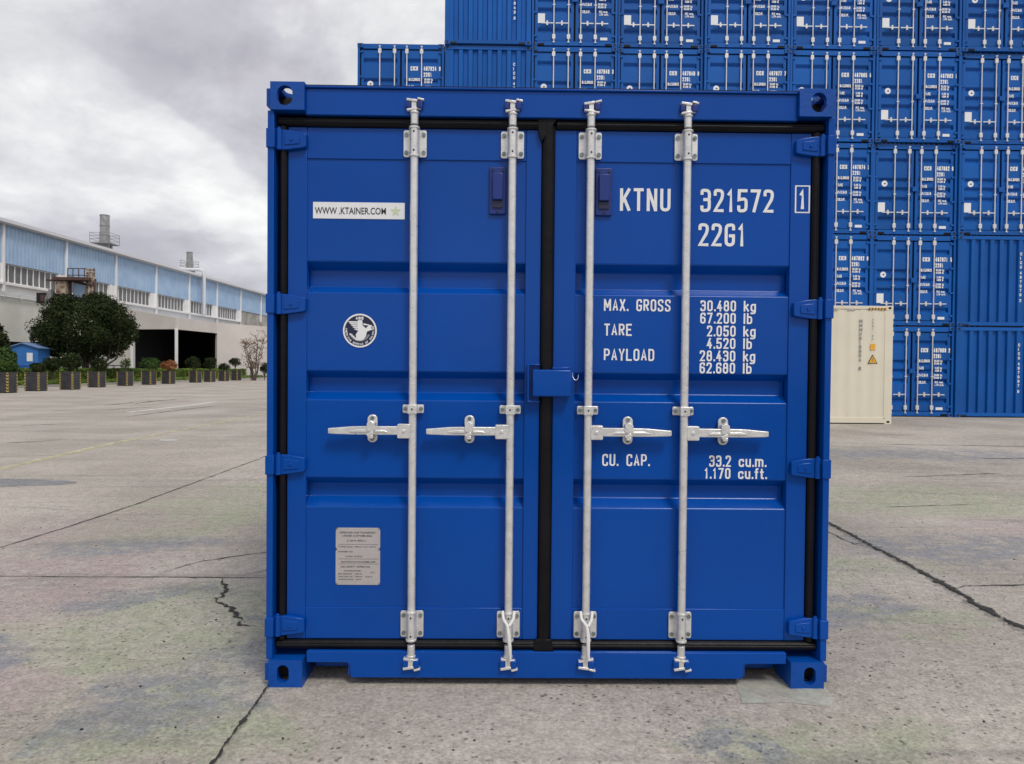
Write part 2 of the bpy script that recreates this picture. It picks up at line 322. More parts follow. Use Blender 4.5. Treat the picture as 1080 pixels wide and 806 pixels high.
# ------------------------------------------------------------------ stencil lettering made of strokes
r_ = 1
GL = {
'K': [[(0,0),(0,1)],[(1,1),(.05,.36)],[(.36,.56),(1,0)]], 'T': [[(0,1),(1,1)],[(.5,1),(.5,0)]], 'N': [[(0,0),(0,1)],[(.02,1),(.98,0)],[(1,0),(1,1)]],
'U': [[(0,1),(0,0,1),(1,0,1),(1,1)]], '3': [[(0,.84),(0,1,1),(1,1,1),(1,.54,1),(.35,.54)],[(.5,.54),(1,.54,1),(1,0,1),(0,0,1),(0,.18)]],
'2': [[(0,.80),(0,1,1),(1,1,1),(1,.64,1),(0,0),(1,0)]], '1': [[(.12,.82),(.55,1),(.55,0)]],
'5': [[(1,1),(.06,1),(.02,.55),(1,.62,1),(1,0,1),(0,0,1),(0,.2)]], '7': [[(0,1),(1,1),(.32,0)]],
'G': [[(1,.80),(1,1,1),(0,1,1),(0,0,1),(1,0,1),(1,.46),(.55,.46)]], 'M': [[(0,0),(0,1)],[(.02,1),(.5,.30)],[(.5,.30),(.98,1)],[(1,1),(1,0)]],
'W': [[(0,1),(.25,0),(.5,.8),(.75,0),(1,1)]], 'A': [[(0,0),(.5,1),(1,0)],[(.18,.3),(.82,.3)]], 'X': [[(0,0),(1,1)],[(0,1),(1,0)]],
'R': [[(0,0),(0,1),(1,1,1),(1,.5,1),(0,.5)],[(.45,.5),(1,0)]], 'O': [[(0,.5),(0,1,1),(1,1,1),(1,0,1),(0,0,1),(0,.5)]],
'S': [[(1,.80),(1,1,1),(0,1,1),(0,.56,1),(1,.44,1),(1,0,1),(0,0,1),(0,.20)]], 'E': [[(1,1),(0,1),(0,0),(1,0)],[(0,.52),(.8,.52)]],
'P': [[(0,0),(0,1),(1,1,1),(1,.45,1),(0,.45)]], 'Y': [[(0,1),(.5,.45),(1,1)],[(.5,.45),(.5,0)]], 'L': [[(0,1),(0,0),(1,0)]],
'D': [[(0,0),(0,1),(1,1,1),(1,0,1),(0,0)]], 'C': [[(1,.78),(1,1,1),(0,1,1),(0,0,1),(1,0,1),(1,.22)]], 'I': [[(.5,0),(.5,1)]],
'B': [[(0,0),(0,1),(1,1,1),(1,.52,1),(0,.52)],[(.5,.52),(1,.52,1),(1,0,1),(0,0)]], 'F': [[(1,1),(0,1),(0,0)],[(0,.52),(.8,.52)]],
'H': [[(0,0),(0,1)],[(1,0),(1,1)],[(0,.5),(1,.5)]],
'.': [[(.3,.0),(.3,.06)]], '4': [[(.66,1),(0,.28),(1,.28)],[(.70,.58),(.70,0)]],
'6': [[(1,.82),(1,1,1),(0,1,1),(0,0,1),(1,0,1),(1,.56,1),(0,.56)]], '9': [[(0,.18),(0,0,1),(1,0,1),(1,1,1),(0,1,1),(0,.44,1),(1,.44)]],
'k': [[(0,0),(0,1)],[(.9,.66),(0,.26)],[(.35,.42),(1,0)]], 'g': [[(1,.66),(0,.66,1),(0,0,1),(1,0)],[(1,.68),(1,-.26,1),(0,-.26)]],
'l': [[(.5,0),(.5,1)]], 'b': [[(0,1),(0,0)],[(0,.66),(1,.66,1),(1,0,1),(0,0)]], 'c': [[(1,.5),(1,.66,1),(0,.66,1),(0,0,1),(1,0,1),(1,.16)]],
'u': [[(0,.68),(0,0,1),(1,0)],[(1,.68),(1,0)]], 'm': [[(0,0),(0,.68)],[(0,.66),(.5,.66,1),(.5,0)],[(.5,.66),(1,.66,1),(1,0)]],
'f': [[(.4,0),(.4,1,1),(1,1)],[(0,.66),(.9,.66)]], 't': [[(.4,.95),(.4,0,1),(1,0)],[(0,.66),(.9,.66)]],
}
GL['0'] = GL['O']; GL['8'] = [[(.5,.53),(.06,.53,1),(.06,1,1),(.94,1,1),(.94,.53,1),(.5,.53)],[(.5,.53),(0,.53,1),(0,0,1),(1,0,1),(1,.53,1),(.5,.53)]]
WIDE = {'M': 1.25, 'W': 1.5, 'm': 1.55, '.': 0.25, 'I': 0.35, 'l': 0.35, '1': 0.75, ' ': 0.9, 'f': .75, 't': .75, '-': .6}
def stroke_text(mb, txt, x, z, h, w, gap, sw, y, T=None, n=3):
    """letters of height h, cell width w, laid in the x,z plane at depth y; returns end x"""
    k = 0
    for ch in txt:
        cw = w*WIDE.get(ch, 1.0)
        for path in GL.get(ch, []):
            W_, H_ = max(cw-sw, 1e-4), h-sw
            P = []
            for q in path:
                P.append((Vector((q[0]*W_+sw/2, q[1]*H_+sw/2)), len(q) > 2))
            out = []
            for i, (q, rd) in enumerate(P):
                if rd and 0 < i < len(P)-1:
                    a = P[i-1][0]-q; b = P[i+1][0]-q; rr = min(a.length*0.5, b.length*0.5, w*0.40)
                    a = q+a.normalized()*rr; b = q+b.normalized()*rr
                    for j in range(n+1):
                        t = j/n; out.append(a*(1-t)**2+q*2*t*(1-t)+b*t*t)
                else: out.append(q)
            q2 = [out[0]]
            for q in out[1:]:
                if (q-q2[-1]).length > 1e-5: q2.append(q)
            out = q2; V = []
            for i, q in enumerate(out):
                d0 = (out[i]-out[i-1]).normalized() if i else (out[1]-out[0]).normalized()
                d1 = (out[i+1]-out[i]).normalized() if i < len(out)-1 else d0
                t = (d0+d1); t = t.normalized() if t.length > 1e-6 else d0
                nn = Vector((-t.y, t.x)); c = max(0.62, nn.dot(Vector((-d1.y, d1.x)))); off = nn*(sw/2/c)
                ext = Vector((0, 0))
                if i == 0: ext = -d1*sw*(0.42 if ch not in 'O0DBPRA8' else 0.1)
                if i == len(out)-1: ext = d0*sw*(0.42 if ch not in 'O0DBPRA8' else 0.1)
                V += [q+off+ext, q-off+ext]
            yy = y-0.00025*k; k = (k+1) % 5
            pts = [Vector((x+v.x, yy-0.0000045*j_, z+v.y)) for j_, v in enumerate(V)]
            if T: pts = [T @ p for p in pts]
            mb.add(pts, [(2*i, 2*i+1, 2*i+3, 2*i+2) for i in range(len(out)-1)])
        x += cw+gap
    return x
def font_mesh(txt, size, width=None):
    """built-in font outline -> (verts, faces) in x,z, baseline at 0; width stretches to fit"""
    cu = bpy.data.curves.new('t', 'FONT'); cu.body = txt; cu.size = size; cu.resolution_u = 3; cu.offset = size*0.012
    o = bpy.data.objects.new('t', cu); COL.objects.link(o); bpy.context.view_layer.update()
    me = bpy.data.meshes.new_from_object(o.evaluated_get(bpy.context.evaluated_depsgraph_get()))
    v = [(p.co.x, p.co.y) for p in me.vertices]; f = [tuple(p.vertices) for p in me.polygons]
    bpy.data.objects.remove(o); bpy.data.curves.remove(cu); bpy.data.meshes.remove(me)
    if width and v:
        m0 = min(p[0] for p in v); m1 = max(p[0] for p in v); k = width/(m1-m0); v = [((p[0]-m0)*k, p[1]) for p in v]
    return v, f
def font_add(mb, txt, size, x, z, y, width=None):
    v, f = font_mesh(txt, size, width); mb.add([(x+p[0], y, z+p[1]) for p in v], f)

# ================================================================== GROUND
def build_ground():
    xs = [-1500, -600, -250, -120, -70, -45, -34]+[-28+1.0*i for i in range(45)]+[20, 30, 45, 70, 120, 250, 600, 1500]
    ys = [-1500, -500, -150, -50, -20, -8]+[-4+0.8*i for i in range(28)]+[22, 28, 40, 60, 90, 150, 300, 700, 2500]
    V = [(x, y, ground_z(x, y)) for y in ys for x in xs]; nx = len(xs)
    F = [(j*nx+i, j*nx+i+1, (j+1)*nx+i+1, (j+1)*nx+i) for j in range(len(ys)-1) for i in range(nx-1)]
    o = flat('ground', V, F, M['ground']); o.data.polygons.foreach_set('use_smooth', [True]*len(F)); struct(o)
build_ground()
def strip(name, pts, wid, mat, jag=0.0, wj=0.0, step=0.05, dz=0.004, seed=1, taper=False):
    rnd = random.Random(seed); P = []
    for a, b in zip(pts[:-1], pts[1:]):
        a = Vector(a); b = Vector(b); n = max(1, int((b-a).length/step))
        for i in range(n): P.append(a+(b-a)*i/n)
    P.append(Vector(pts[-1])); V = []; off = 0; wv = 1
    for i, p in enumerate(P):
        d = (P[min(i+1, len(P)-1)]-P[max(i-1, 0)]).normalized(); nn = Vector((-d.y, d.x))
        off = off*0.8+rnd.uniform(-jag, jag); wv = wv*0.6+0.4*(1+rnd.uniform(-wj, wj))
        if rnd.random() < 0.1: wv *= 1+wj*rnd.random()
        e = 1.0
        if taper: t = i/(len(P)-1); e = min(1, 5*t+0.1, 5*(1-t)+0.1)
        c = p+nn*off; h1 = wid*wv*e/2*(1+rnd.uniform(-wj, wj)*0.4); h2 = wid*wv*e/2*(1+rnd.uniform(-wj, wj)*0.4)
        for q in (c+nn*h1, c-nn*h2): V.append((q.x, q.y, ground_z(q.x, q.y)+dz))
    return struct(flat(name, V, [(2*i, 2*i+1, 2*i+3, 2*i+2) for i in range(len(P)-1)], mat))
strip('slab_joint', [(-4.05, -3.5), (-3.98, 2.36), (-3.90, 3.1), (-3.85, 4.1), (-3.84, 5.8), (-3.80, 7.7), (-3.82, 16)], 0.014, M['joint'], 0.006, 0.9, seed=2)
strip('slab_joint', [(-9.5, 1.60), (-3.97, 1.63)], 0.010, M['joint'], 0.002, 0.5, seed=3)
strip('slab_joint', [(-3.97, 1.62), (-1.15, 1.615)], 0.009, M['joint'], 0.002, 0.8, seed=4)
strip('slab_joint', [(-1.21, 1.6), (-1.205, -0.02), (-1.20, -0.3), (-1.20, -0.65), (-1.20, -3.4)], 0.0075, M['crack'], 0.0035, 1.2, 0.012, dz=0.008, seed=5)
strip('pavement_crack', [(-2.02, 1.62), (-2.02, 1.53), (-1.90, 1.36), (-1.90, 1.18), (-1.76, 1.05), (-1.66, 0.86), (-1.60, 0.76), (-1.50, 0.72)], 0.016, M['crack'], 0.014, 1.1, 0.012, seed=6, taper=True)
strip('pavement_crack', [(-2.50, 1.63), (-2.41, 1.87), (-2.30, 2.03), (-1.90, 2.32), (-1.4, 2.5)], 0.009, M['crack'], 0.008, 0.8, 0.03, seed=7, taper=True)
strip('pavement_crack', [(-1.95, 1.64), (-1.80, 1.80), (-1.72, 2.00), (-1.4, 2.1)], 0.007, M['joint'], 0.008, 0.8, 0.03, seed=8, taper=True)
strip('crack_edge', [(2.80, 7.0), (2.77, 3.4), (2.735, 2.7), (2.70, 1.69), (2.66, 1.44), (2.61, 0.95), (2.62, 0.2), (2.6, -3)], 0.07, M['crack_edge'], 0.010, 0.9, 0.02, 0.004, 91)
strip('pavement_crack', [(2.80, 7.0), (2.79, 5.0), (2.77, 3.4), (2.75, 2.9), (2.735, 2.7), (2.715, 2.13), (2.70, 1.69), (2.66, 1.44), (2.63, 1.15), (2.61, 0.95), (2.63, 0.75), (2.62, 0.2), (2.64, -0.8), (2.6, -3)], 0.026, M['crack'], 0.009, 1.1, 0.016, dz=0.008, seed=9)
strip('pavement_crack', [(2.66, 1.44), (2.80, 1.51), (2.94, 1.53), (3.21, 1.55), (4.0, 1.6), (5.2, 1.62)], 0.014, M['crack'], 0.006, 0.7, 0.03, seed=10, taper=True)
strip('pavement_crack', [(2.60, 3.3), (2.61, 2.9), (2.62, 2.62), (2.74, 2.70)], 0.012, M['joint'], 0.010, 0.8, 0.03, seed=11, taper=True)
for i, (a, b, wd) in enumerate([((-11.2, 13.4), (-10.4, 14.1), .05), ((-13.7, 23.3), (-13.9, 27.5), .10), ((-14.0, 22.0), (-14.3, 25.0), .06), ((-10.4, 16.5), (-10.33, 22.5), .05),
                               ((-9.0, 9.6), (-8.3, 10.4), .03), ((-15.5, 19.0), (-13.5, 19.3), .05), ((5.0, 6.2), (6.6, 6.6), .02), ((7.2, 8.0), (9.2, 8.3), .03), ((6.0, 9.9), (10.5, 9.6), .03), ((3.6, 4.2), (4.8, 4.4), .012), ((-12.6, 19.5), (-12.0, 21.5), .06), ((4.4, 2.6), (5.6, 2.75), .012)]):
    m_ = ((a[0]+b[0])/2+random.uniform(-.08, .08)*(wd*20), (a[1]+b[1])/2)
    strip('pavement_crack', [a, m_, b], wd, M['crack' if wd > .04 else 'joint'], wd*0.4, 0.9, max(0.05, wd), seed=20+i, taper=True)
strip('yellow_line', [(-6.6, -2.0), (-6.84, 6.5), (-6.98, 8), (-7.15, 10.3), (-7.17, 13), (-7.2, 16), (-7.3, 30)], 0.14, M['yellow_line'], 0.002, 0.1, 0.4, 0.004, 12)
strip('white_line', [(-11.35, 18.4), (-11.3, 22.4), (-11.5, 25.3)], 0.22, M['white_line'], 0.01, 0.3, 0.4, 0.004, 13)
def patch(name, pts, mat, dz):
    struct(flat(name, [(x, y, ground_z(x, y)+dz) for x, y in pts], [tuple(range(len(pts)))], mat))
def blob(cx, cy, rx, ry, n=36, seed=1, j=.18):
    rnd = random.Random(seed); ph = [rnd.uniform(0, 6.3) for _ in range(4)]
    return [(cx+rx*math.cos(t)*(1+j*sum(math.sin(k*t+ph[k-1])/k for k in (1, 2, 3, 4))), cy+ry*math.sin(t)*(1+j*sum(math.sin(k*t+ph[k-1])/k for k in (1, 2, 3, 4)))) for t in [2*math.pi*i/n for i in range(n)]]
patch('added_dark_sheet', [(-80, -60), (80, -60), (80, -5.2), (-80, -5.2)], M['bounce_dark'], 0.004)  # unseen dark sheet, added to cut ground bounce and reflection on the doors
strip('white_line', [(-6.6, 10.4), (-6.3, 10.45)], 0.16, M['white_line'], 0.01, 0.3, 0.1, 0.004, 14)
patch('damp_patch', blob(-6.35, 5.35, .9, .32, seed=4), M['damp'], 0.004)
patch('cement_smear', [(0.845, 0.10), (1.03, 0.10), (1.215, 0.06), (1.20, -0.10), (1.155, -0.17), (1.0, -0.13), (0.80, -0.14)], M['pale_patch'], 0.004)
# small stones and twigs lying on the concrete
sm = MB(); rnd = random.Random(3)
for i in range(260):
    x = rnd.uniform(-4.5, 4.2); y = rnd.uniform(-1.3, 3.5)
    if -1.3 < x < 1.3 and y > -0.05: continue
    s = rnd.uniform(.002, .007); q = Matrix.Translation((x, y, ground_z(x, y)+s*.5)) @ Matrix.Rotation(rnd.uniform(0, 3), 4, 'Z') @ Matrix.Rotation(rnd.uniform(-.4, .4), 4, 'X')
    sm.cbox((0, 0, 0), (s*rnd.uniform(.8, 1.8), s, s*rnd.uniform(.5, 1)), q)
g_ = sm.build('grit', M['crack'], smooth=False); g_['kind'] = 'stuff'; g_['label'] = 'dark grit and crumbs scattered over the concrete yard'; g_['category'] = 'grit'

# ================================================================== MAIN CONTAINER
XH, HT, LEN = 1.219, 2.591, 6.058
def casting_mesh(name='corner_casting', hw=.065, hh=.084):
    """front (-y) top-left casting, x -1.219..-1.057, z top 2.591, y 0..0.178; oval holes in front, outer side and top"""
    def obj_from(bm, nm):
        me = bpy.data.meshes.new(nm); bm.to_mesh(me); bm.free(); o = bpy.data.objects.new(nm, me); COL.objects.link(o); return o
    XH = 1.2240
    bm = bmesh.new(); bmesh.ops.create_cube(bm, size=1); bmesh.ops.scale(bm, vec=(.167, .178, .118), verts=bm.verts)
    bmesh.ops.translate(bm, vec=(-XH+.0835, .089, HT-.059), verts=bm.verts)
    ed = [e for e in bm.edges if all(v.co.x < -1.2 for v in e.verts)]
    bmesh.ops.bevel(bm, geom=ed, offset=.022, segments=5, affect='EDGES')
    base = obj_from(bm, 'a')
    def cut(fn):
        m = MB(); fn(m); me = bpy.data.meshes.new('c'); me.from_pydata(m.v, [], m.f)
        b2 = bmesh.new(); b2.from_mesh(me); bmesh.ops.recalc_face_normals(b2, faces=b2.faces); b2.to_mesh(me); b2.free()
        o = bpy.data.objects.new('c', me); COL.objects.link(o); return o
    cz, cx = HT-.058, -XH+.084
    oval = lambda w_, h_: rrect(-w_/2, w_/2, -h_/2, h_/2, min(w_, h_)/2*.98, 7)
    cs = [cut(lambda m: m.box(-XH+.024, -XH+.14, .026, .155, HT-.096, HT-.022)),
          cut(lambda m: m.prism(oval(hw, hh), -.05, .06, lambda p, a: (cx+p[0], a, cz+p[1]))),
          cut(lambda m: m.prism(oval(.079, .051), -XH-.05, -XH+.05, lambda p, a: (a, .089+p[0], cz+p[1]))),
          cut(lambda m: m.prism(oval(.062, .110), HT-.06, HT+.05, lambda p, a: (cx+p[0], .089+p[1], a)))]
    for c in cs:
        b = base.modifiers.new('b', 'BOOLEAN'); b.operation = 'DIFFERENCE'; b.object = c; b.solver = 'EXACT'
    bpy.context.view_layer.update()
    me = bpy.data.meshes.new_from_object(base.evaluated_get(bpy.context.evaluated_depsgraph_get()))
    me.name = name
    for o in [base]+cs: bpy.data.objects.remove(o)
    me.materials.clear(); me.materials.append(M['blue_cast']); me.polygons.foreach_set('use_smooth', [True]*len(me.polygons)); me.set_sharp_from_angle(angle=R(32))
    return me
cast_me = casting_mesh(); cast_lo = casting_mesh(hw=.051, hh=.077)
def mesh_xf(me, T, flip):
    m = me.copy(); m.transform(T)
    if flip: m.flip_normals()
    return m
MX = Matrix.Diagonal((-1, 1, 1, 1)); MZ = Matrix.Translation((0, 0, HT)) @ Matrix.Diagonal((1, 1, -1, 1)); MY = Matrix.Translation((0, LEN, 0)) @ Matrix.Diagonal((1, -1, 1, 1))
CAST = {}
for i, sx in enumerate((0, 1)):
    for j, sz in enumerate((0, 1)):
        for k, sy in enumerate((0, 1)):
            T = Matrix.Identity(4)
            if sx: T = MX @ T
            if sz: T = MZ @ T
            if sy: T = MY @ T
            CAST[(sx, sz, sy)] = mesh_xf(cast_lo if sz else cast_me, T, (sx+sz+sy) % 2 == 1)
for sx in (-1, 1):
    for z0 in (.024, HT-.094): pg = MB(); pg.box(sx*1.195, sx*1.09, .120 if z0 > 1 else .075, .152, z0, z0+.07); PLUG = globals().setdefault('PLUG', []); PLUG.append(pg)

def corrugated(mb, a0, a1, b0, b1, d_out, d_in, pitch, f, flatw=0.3):
    """trapezoid sheet between a0..a1 (along), b0..b1 (up); f(a, d, b) maps to xyz"""
    n = max(1, round((a1-a0)/pitch)); p = (a1-a0)/n; pts = []
    for i in range(n):
        s = a0+i*p; pts += [(s, d_out), (s+p*flatw, d_out), (s+p*.5, d_in), (s+p*(.5+flatw), d_in)]
    pts.append((a1, d_out)); V = []
    for a, d in pts: V += [f(a, d, b0), f(a, d, b1)]
    mb.add(V, [(2*i, 2*i+2, 2*i+3, 2*i+1) for i in range(len(pts)-1)])

def container_body(root, mat, H=HT, LN=LEN, cast=None):
    """side walls, roof, front end, long rails (everything but the door end)"""
    m = MB(); z0, z1 = .16, H-.11
    for s in (-1, 1):
        corrugated(m, .16, LN-.16, z0, z1, 1.205, 1.172, .278, lambda a, d, b, s=s: (s*d, a, b))
        m.box(s*1.150, s*1.212, .17, LN-.17, H-.115, H-.045); m.box(s*1.140, s*1.212, .17, LN-.17, .03, .165)
        m.box(s*1.06, s*1.212, LN-.16, LN-.01, .118, H-.118)
    m.build('side_walls', mat, root)
    r = MB(); corrugated(r, .15, LN-.15, -1.155, 1.155, H-.025, H-.045, .209, lambda a, d, b: (b, a, d)); r.build('roof', mat, root)

main = empty('shipping_container', (0, 0, 0))
tag(main, 'large blue container in front, closed double doors with four silver locking bars', 'container')
for key in CAST:
    me = CAST[key]; o = bpy.data.objects.new('corner_casting', me); COL.objects.link(o); o.parent = main
for pg in PLUG: pg.build('cavity_shade_plug', M['hole'], main)  # black plugs added to paint shade into the casting holes
container_body(main, M['blue'])
b = MB(); corrugated(b, -1.07, 1.07, .12, 2.47, LEN-.02, LEN-.06, .30, lambda a, d, c: (a, d, c)); b.box(-1.05, 1.05, LEN-.12, LEN-.005, .02, .14); b.box(-1.05, 1.05, LEN-.12, LEN-.005, 2.47, 2.58); b.build('end_wall', M['blue'], main)
f_ = MB(); f_.box(-1.14, 1.14, .17, LEN-.17, .10, .14); f_.build('floor', M['dark'], main)
# corner posts with the J-bar strip
for s in (-1, 1):
    p = MB(); p.box(s*1.2165, s*1.189, .012, .16, .118, HT-.118); p.box(s*1.189, s*1.06, .125, .16, .118, HT-.118)
    p.build('corner_post', M['blue'], main, 0.0025)
    for z in (2.355, 1.651, .958, .257):
        p = MB(); p.box(s*1.2205, s*1.184, .004, .06, z-.041, z+.041); p.build('hinge_lug', M['blue'], main, 0.0025)
h = MB(); h.box(-1.057, 1.057, .022, .16, 2.460, 2.572); h.box(-1.057, 1.057, .012, .17, 2.572, 2.5815)
h.box(-1.183, 1.183, .085, .16, 2.40, 2.459)
h.build('header', M['blue'], main, 0.003)
lip = MB(); lip.box(-1.055, 1.055, .016, .03, 2.5815, 2.5855); lip.build('header_lip', M['rubber'], main)
s_ = MB()
s_.plate([(-1.045, .149), (-1.045, .100), (-.870, .100), (-.856, .088), (-.853, .034), (.853, .034), (.856, .088), (.870, .100), (1.045, .100), (1.045, .149)], .022, .034)
s_.box(-.853, .853, .034, .15, .034, .042); s_.box(-1.045, 1.045, .034, .16, .141, .149)
s_.box(-1.183, 1.183, .10, .16, .149, .185)
for s in (-1, 1): s_.plate([(s*.853, .04), (s*.853, .14), (s*.868, .14), (s*.868, .04)], .034, .15)
for s in (-1, 1): s_.box(s*1.04, s*.853, .15, .16, .03, .149)
s_.build('sill', M['blue'], main, 0.003)

YF = .055      # front plane of the door frames
def door(s):
    """s=-1 left door, +1 right door"""
    xo, xi, xp, xq = (-1.141, -.043, -1.059, -.110) if s < 0 else (1.134, .014, 1.046, .109)
    d = MB()
    z0, z1, zb, zt = .192, 2.418, .330, 2.283
    d.box(xo, xp, YF, YF+.045, z0, z1); d.box(xq, xi, YF, YF+.045, z0, z1)
    d.box(xp, xq, YF+.0015, YF+.045, z0, zb); d.box(xp, xq, YF+.0015, YF+.045, zt, z1)
    o = d.build('door', M['blue'], main, 0.0025)
    yo, yi = YF+.007, YF+.052
    prof = [(yo, zb-.01)]
    for a, b_, c, e in ((.770, .812, .868, .900), (1.238, 1.272, 1.335, 1.366), (1.706, 1.733, 1.806, 1.841)):
        prof += [(yo, a), (yi, b_), (yi, c), (yo, e)]
    prof += [(yo, zt+.01)]
    pm = MB(); V = []
    for y, z in prof: V += [(xp, y, z), (xq, y, z)]
    nf = len(prof); pm.add(V, [(2*i, 2*i+1, 2*i+3, 2*i+2) for i in range(nf-1)])
    # the recess ends are closed against the frame
    for i in range(nf-1): pass
    po = pm.build('door_panel', M['blue'], o, 0.004, smooth=True, seg=3)
    return o
doorL = door(-1); doorR = door(1)
# rubber gaskets: a flat strip with two rounded beads
def gasket(x0, x1, z0, z1, yf=.046):
    g = MB(); g.box(x0, x1, yf, .082, z0, z1); vert = (z1-z0) > (x1-x0)
    n = 14
    lo, hi = (x0, x1) if vert else (z0, z1); e0, e1 = (z0, z1) if vert else (x0, x1); V = []
    for e in (e0+.002, e1-.002):
        for k in range(n+1):      # shallow dome with a faint groove, like the moulded seal
            t = k/n; a = lo+(hi-lo)*(.04+.92*t); d = yf-.012*math.sin(math.pi*t)**.7+.0035*math.exp(-((t-.62)/.05)**2)
            V.append((a, d, e) if vert else (e, d, a))
    g.add(V, [(k, k+1, n+2+k, n+1+k) for k in range(n)])
    return g.build('rubber_gasket', M['rubber'], main, 0.002)
gasket(-1.181, -.050, 2.4185, 2.4595); gasket(.019, 1.181, 2.4185, 2.4595)
gasket(-1.181, -.050, .150, .1905); gasket(.019, 1.181, .150, .1905)
gasket(-1.176, -1.143, .1915, 2.4175); gasket(1.136, 1.170, .1915, 2.4175)
cg = gasket(-.0405, .0115, .150, 2.466, .044)
g = MB(); g.plate([(-.062, 2.42), (-.062, 2.462), (-.052, 2.470), (.050, 2.470), (.066, 2.462), (.02, 2.458), (-.046, 2.36), (-.056, 2.39)], .034, .05); g.plate([(-.06, .146), (-.06, .19), (-.046, .20), (.018, .20), (.03, .146)], .034, .05)
build_each(g, 'gasket_joint', M['rubber'], cg, .003)
bk = MB(); bk.box(-1.17, 1.165, .110, .13, .15, 2.455); bk.build('door_backing', M['rubber'], main)

# hinges
for s in (-1, 1):
    for z in (2.355, 1.651, .958, .257):
        h = MB(); X = lambda v: s*v
        h.plate([(X(1.182), z-.040), (X(1.182), z+.040), (X(1.150), z+.043), (X(1.125), z+.041), (X(1.064), z+.030), (X(1.058), z+.024), (X(1.058), z-.026), (X(1.064), z-.031), (X(1.125), z-.040), (X(1.150), z-.043)], .030, YF)
        h.plate([(X(1.150), z-.024), (X(1.150), z+.026), (X(1.085), z+.018), (X(1.085), z-.018)], .026, .032)
        h.build('hinge', M['blue'], main, .004, seg=3)
        pn = MB(); pn.cyl((X(1.172), .030, z-.044), (X(1.172), .030, z+.044), .0135, 16); pn.cyl((X(1.120), .022, z), (X(1.120), .03, z), .007, 12); pn.cyl((X(1.172), .03, z+.044), (X(1.172), .03, z+.052), .008, 12); pn.build('hinge_pin', M['blue'], kids(main)[-1], .001)

# locking bars
YB, RB = .021, .0168
def plate_bracket(zc, parent, x):
    m = MB(); m.plate(rrect(x-.050, x+.050, zc-.058, zc+.058, .009), .046, .052)
    ho = m.build('bracket_plate', M['steel'], parent, .0012)
    c = MB(); n = 14; V = []
    for zz_ in (zc-.056, zc+.056):
        for k in range(n+1):
            t = math.pi*k/n; V.append((x-.0225*math.cos(t), .034-.034*math.sin(t), zz_))
    c.add(V, [(k, k+1, n+2+k, n+1+k) for k in range(n)]); c.box(x-.0235, x-.0215, .034, .05, zc-.056, zc+.056); c.box(x+.0215, x+.0235, .034, .05, zc-.056, zc+.056)
    for zz_ in (zc-.060, zc+.060): c.cyl((x, YB, zz_-.004), (x, YB, zz_+.004), .0235, 20)
    c.build('bracket_sleeve', M['steel'], parent, .0008)
    bo = MB()
    for dx in (-.037, .037):
        for dz in (-.039, .038): bo.cyl((x+dx, .0405, zc+dz), (x+dx, .047, zc+dz), .0092, 10, .0085)
    build_each(bo, 'bolt', M['bolt'], parent)
    ho_ = MB()
    for dz in (-.040, .040): ho_.cyl((x, -.0012, zc+dz), (x, .004, zc+dz), .0042, 10)
    build_each(ho_, 'grease_hole', M['hole'], parent)
def cam_end(x, zc, s, parent, flip):
    """s=+1 top, -1 bottom; a forged claw"""
    m = MB(); z = lambda v: zc+s*v
    m.cyl((x, YB, z(-.045)), (x, YB, z(.005)), .0165, 16); m.cyl((x, YB, z(0)), (x, YB, z(.010)), .020, 16)
    f = 1 if flip else -1
    m.box(x-.012, x+.010, .006, .036, z(.006), z(.058))
    T1 = Matrix.Translation((x, 0, z(.018))) @ Matrix.Rotation(f*s*.16, 4, 'Y'); m.box(-.032, .034, .004, .030, -.005, .005, T1)
    T2 = Matrix.Translation((x, 0, z(.052))) @ Matrix.Rotation(-f*s*.14, 4, 'Y'); m.box(-.033, .014, .002, .028, -.005, .006, T2)
    T3 = Matrix.Translation((x+.028, 0, z(.057))) @ Matrix.Rotation(-f*.25*s, 4, 'Y'); m.box(-.014, .014, -.002, .020, -.0045, .0045, T3)
    m.build('cam_claw', M['steel'], parent, .0022, seg=3)
    k = MB(); k.box(x-.036, x-.014, .004, .026, z(.020), z(.050)); k.box(x+.012, x+.037, .000, .026, z(.018), z(.052)); build_each(k, 'cam_keeper', M['blue_dark'] if s > 0 else M['blue'], parent, .005, seg=3)
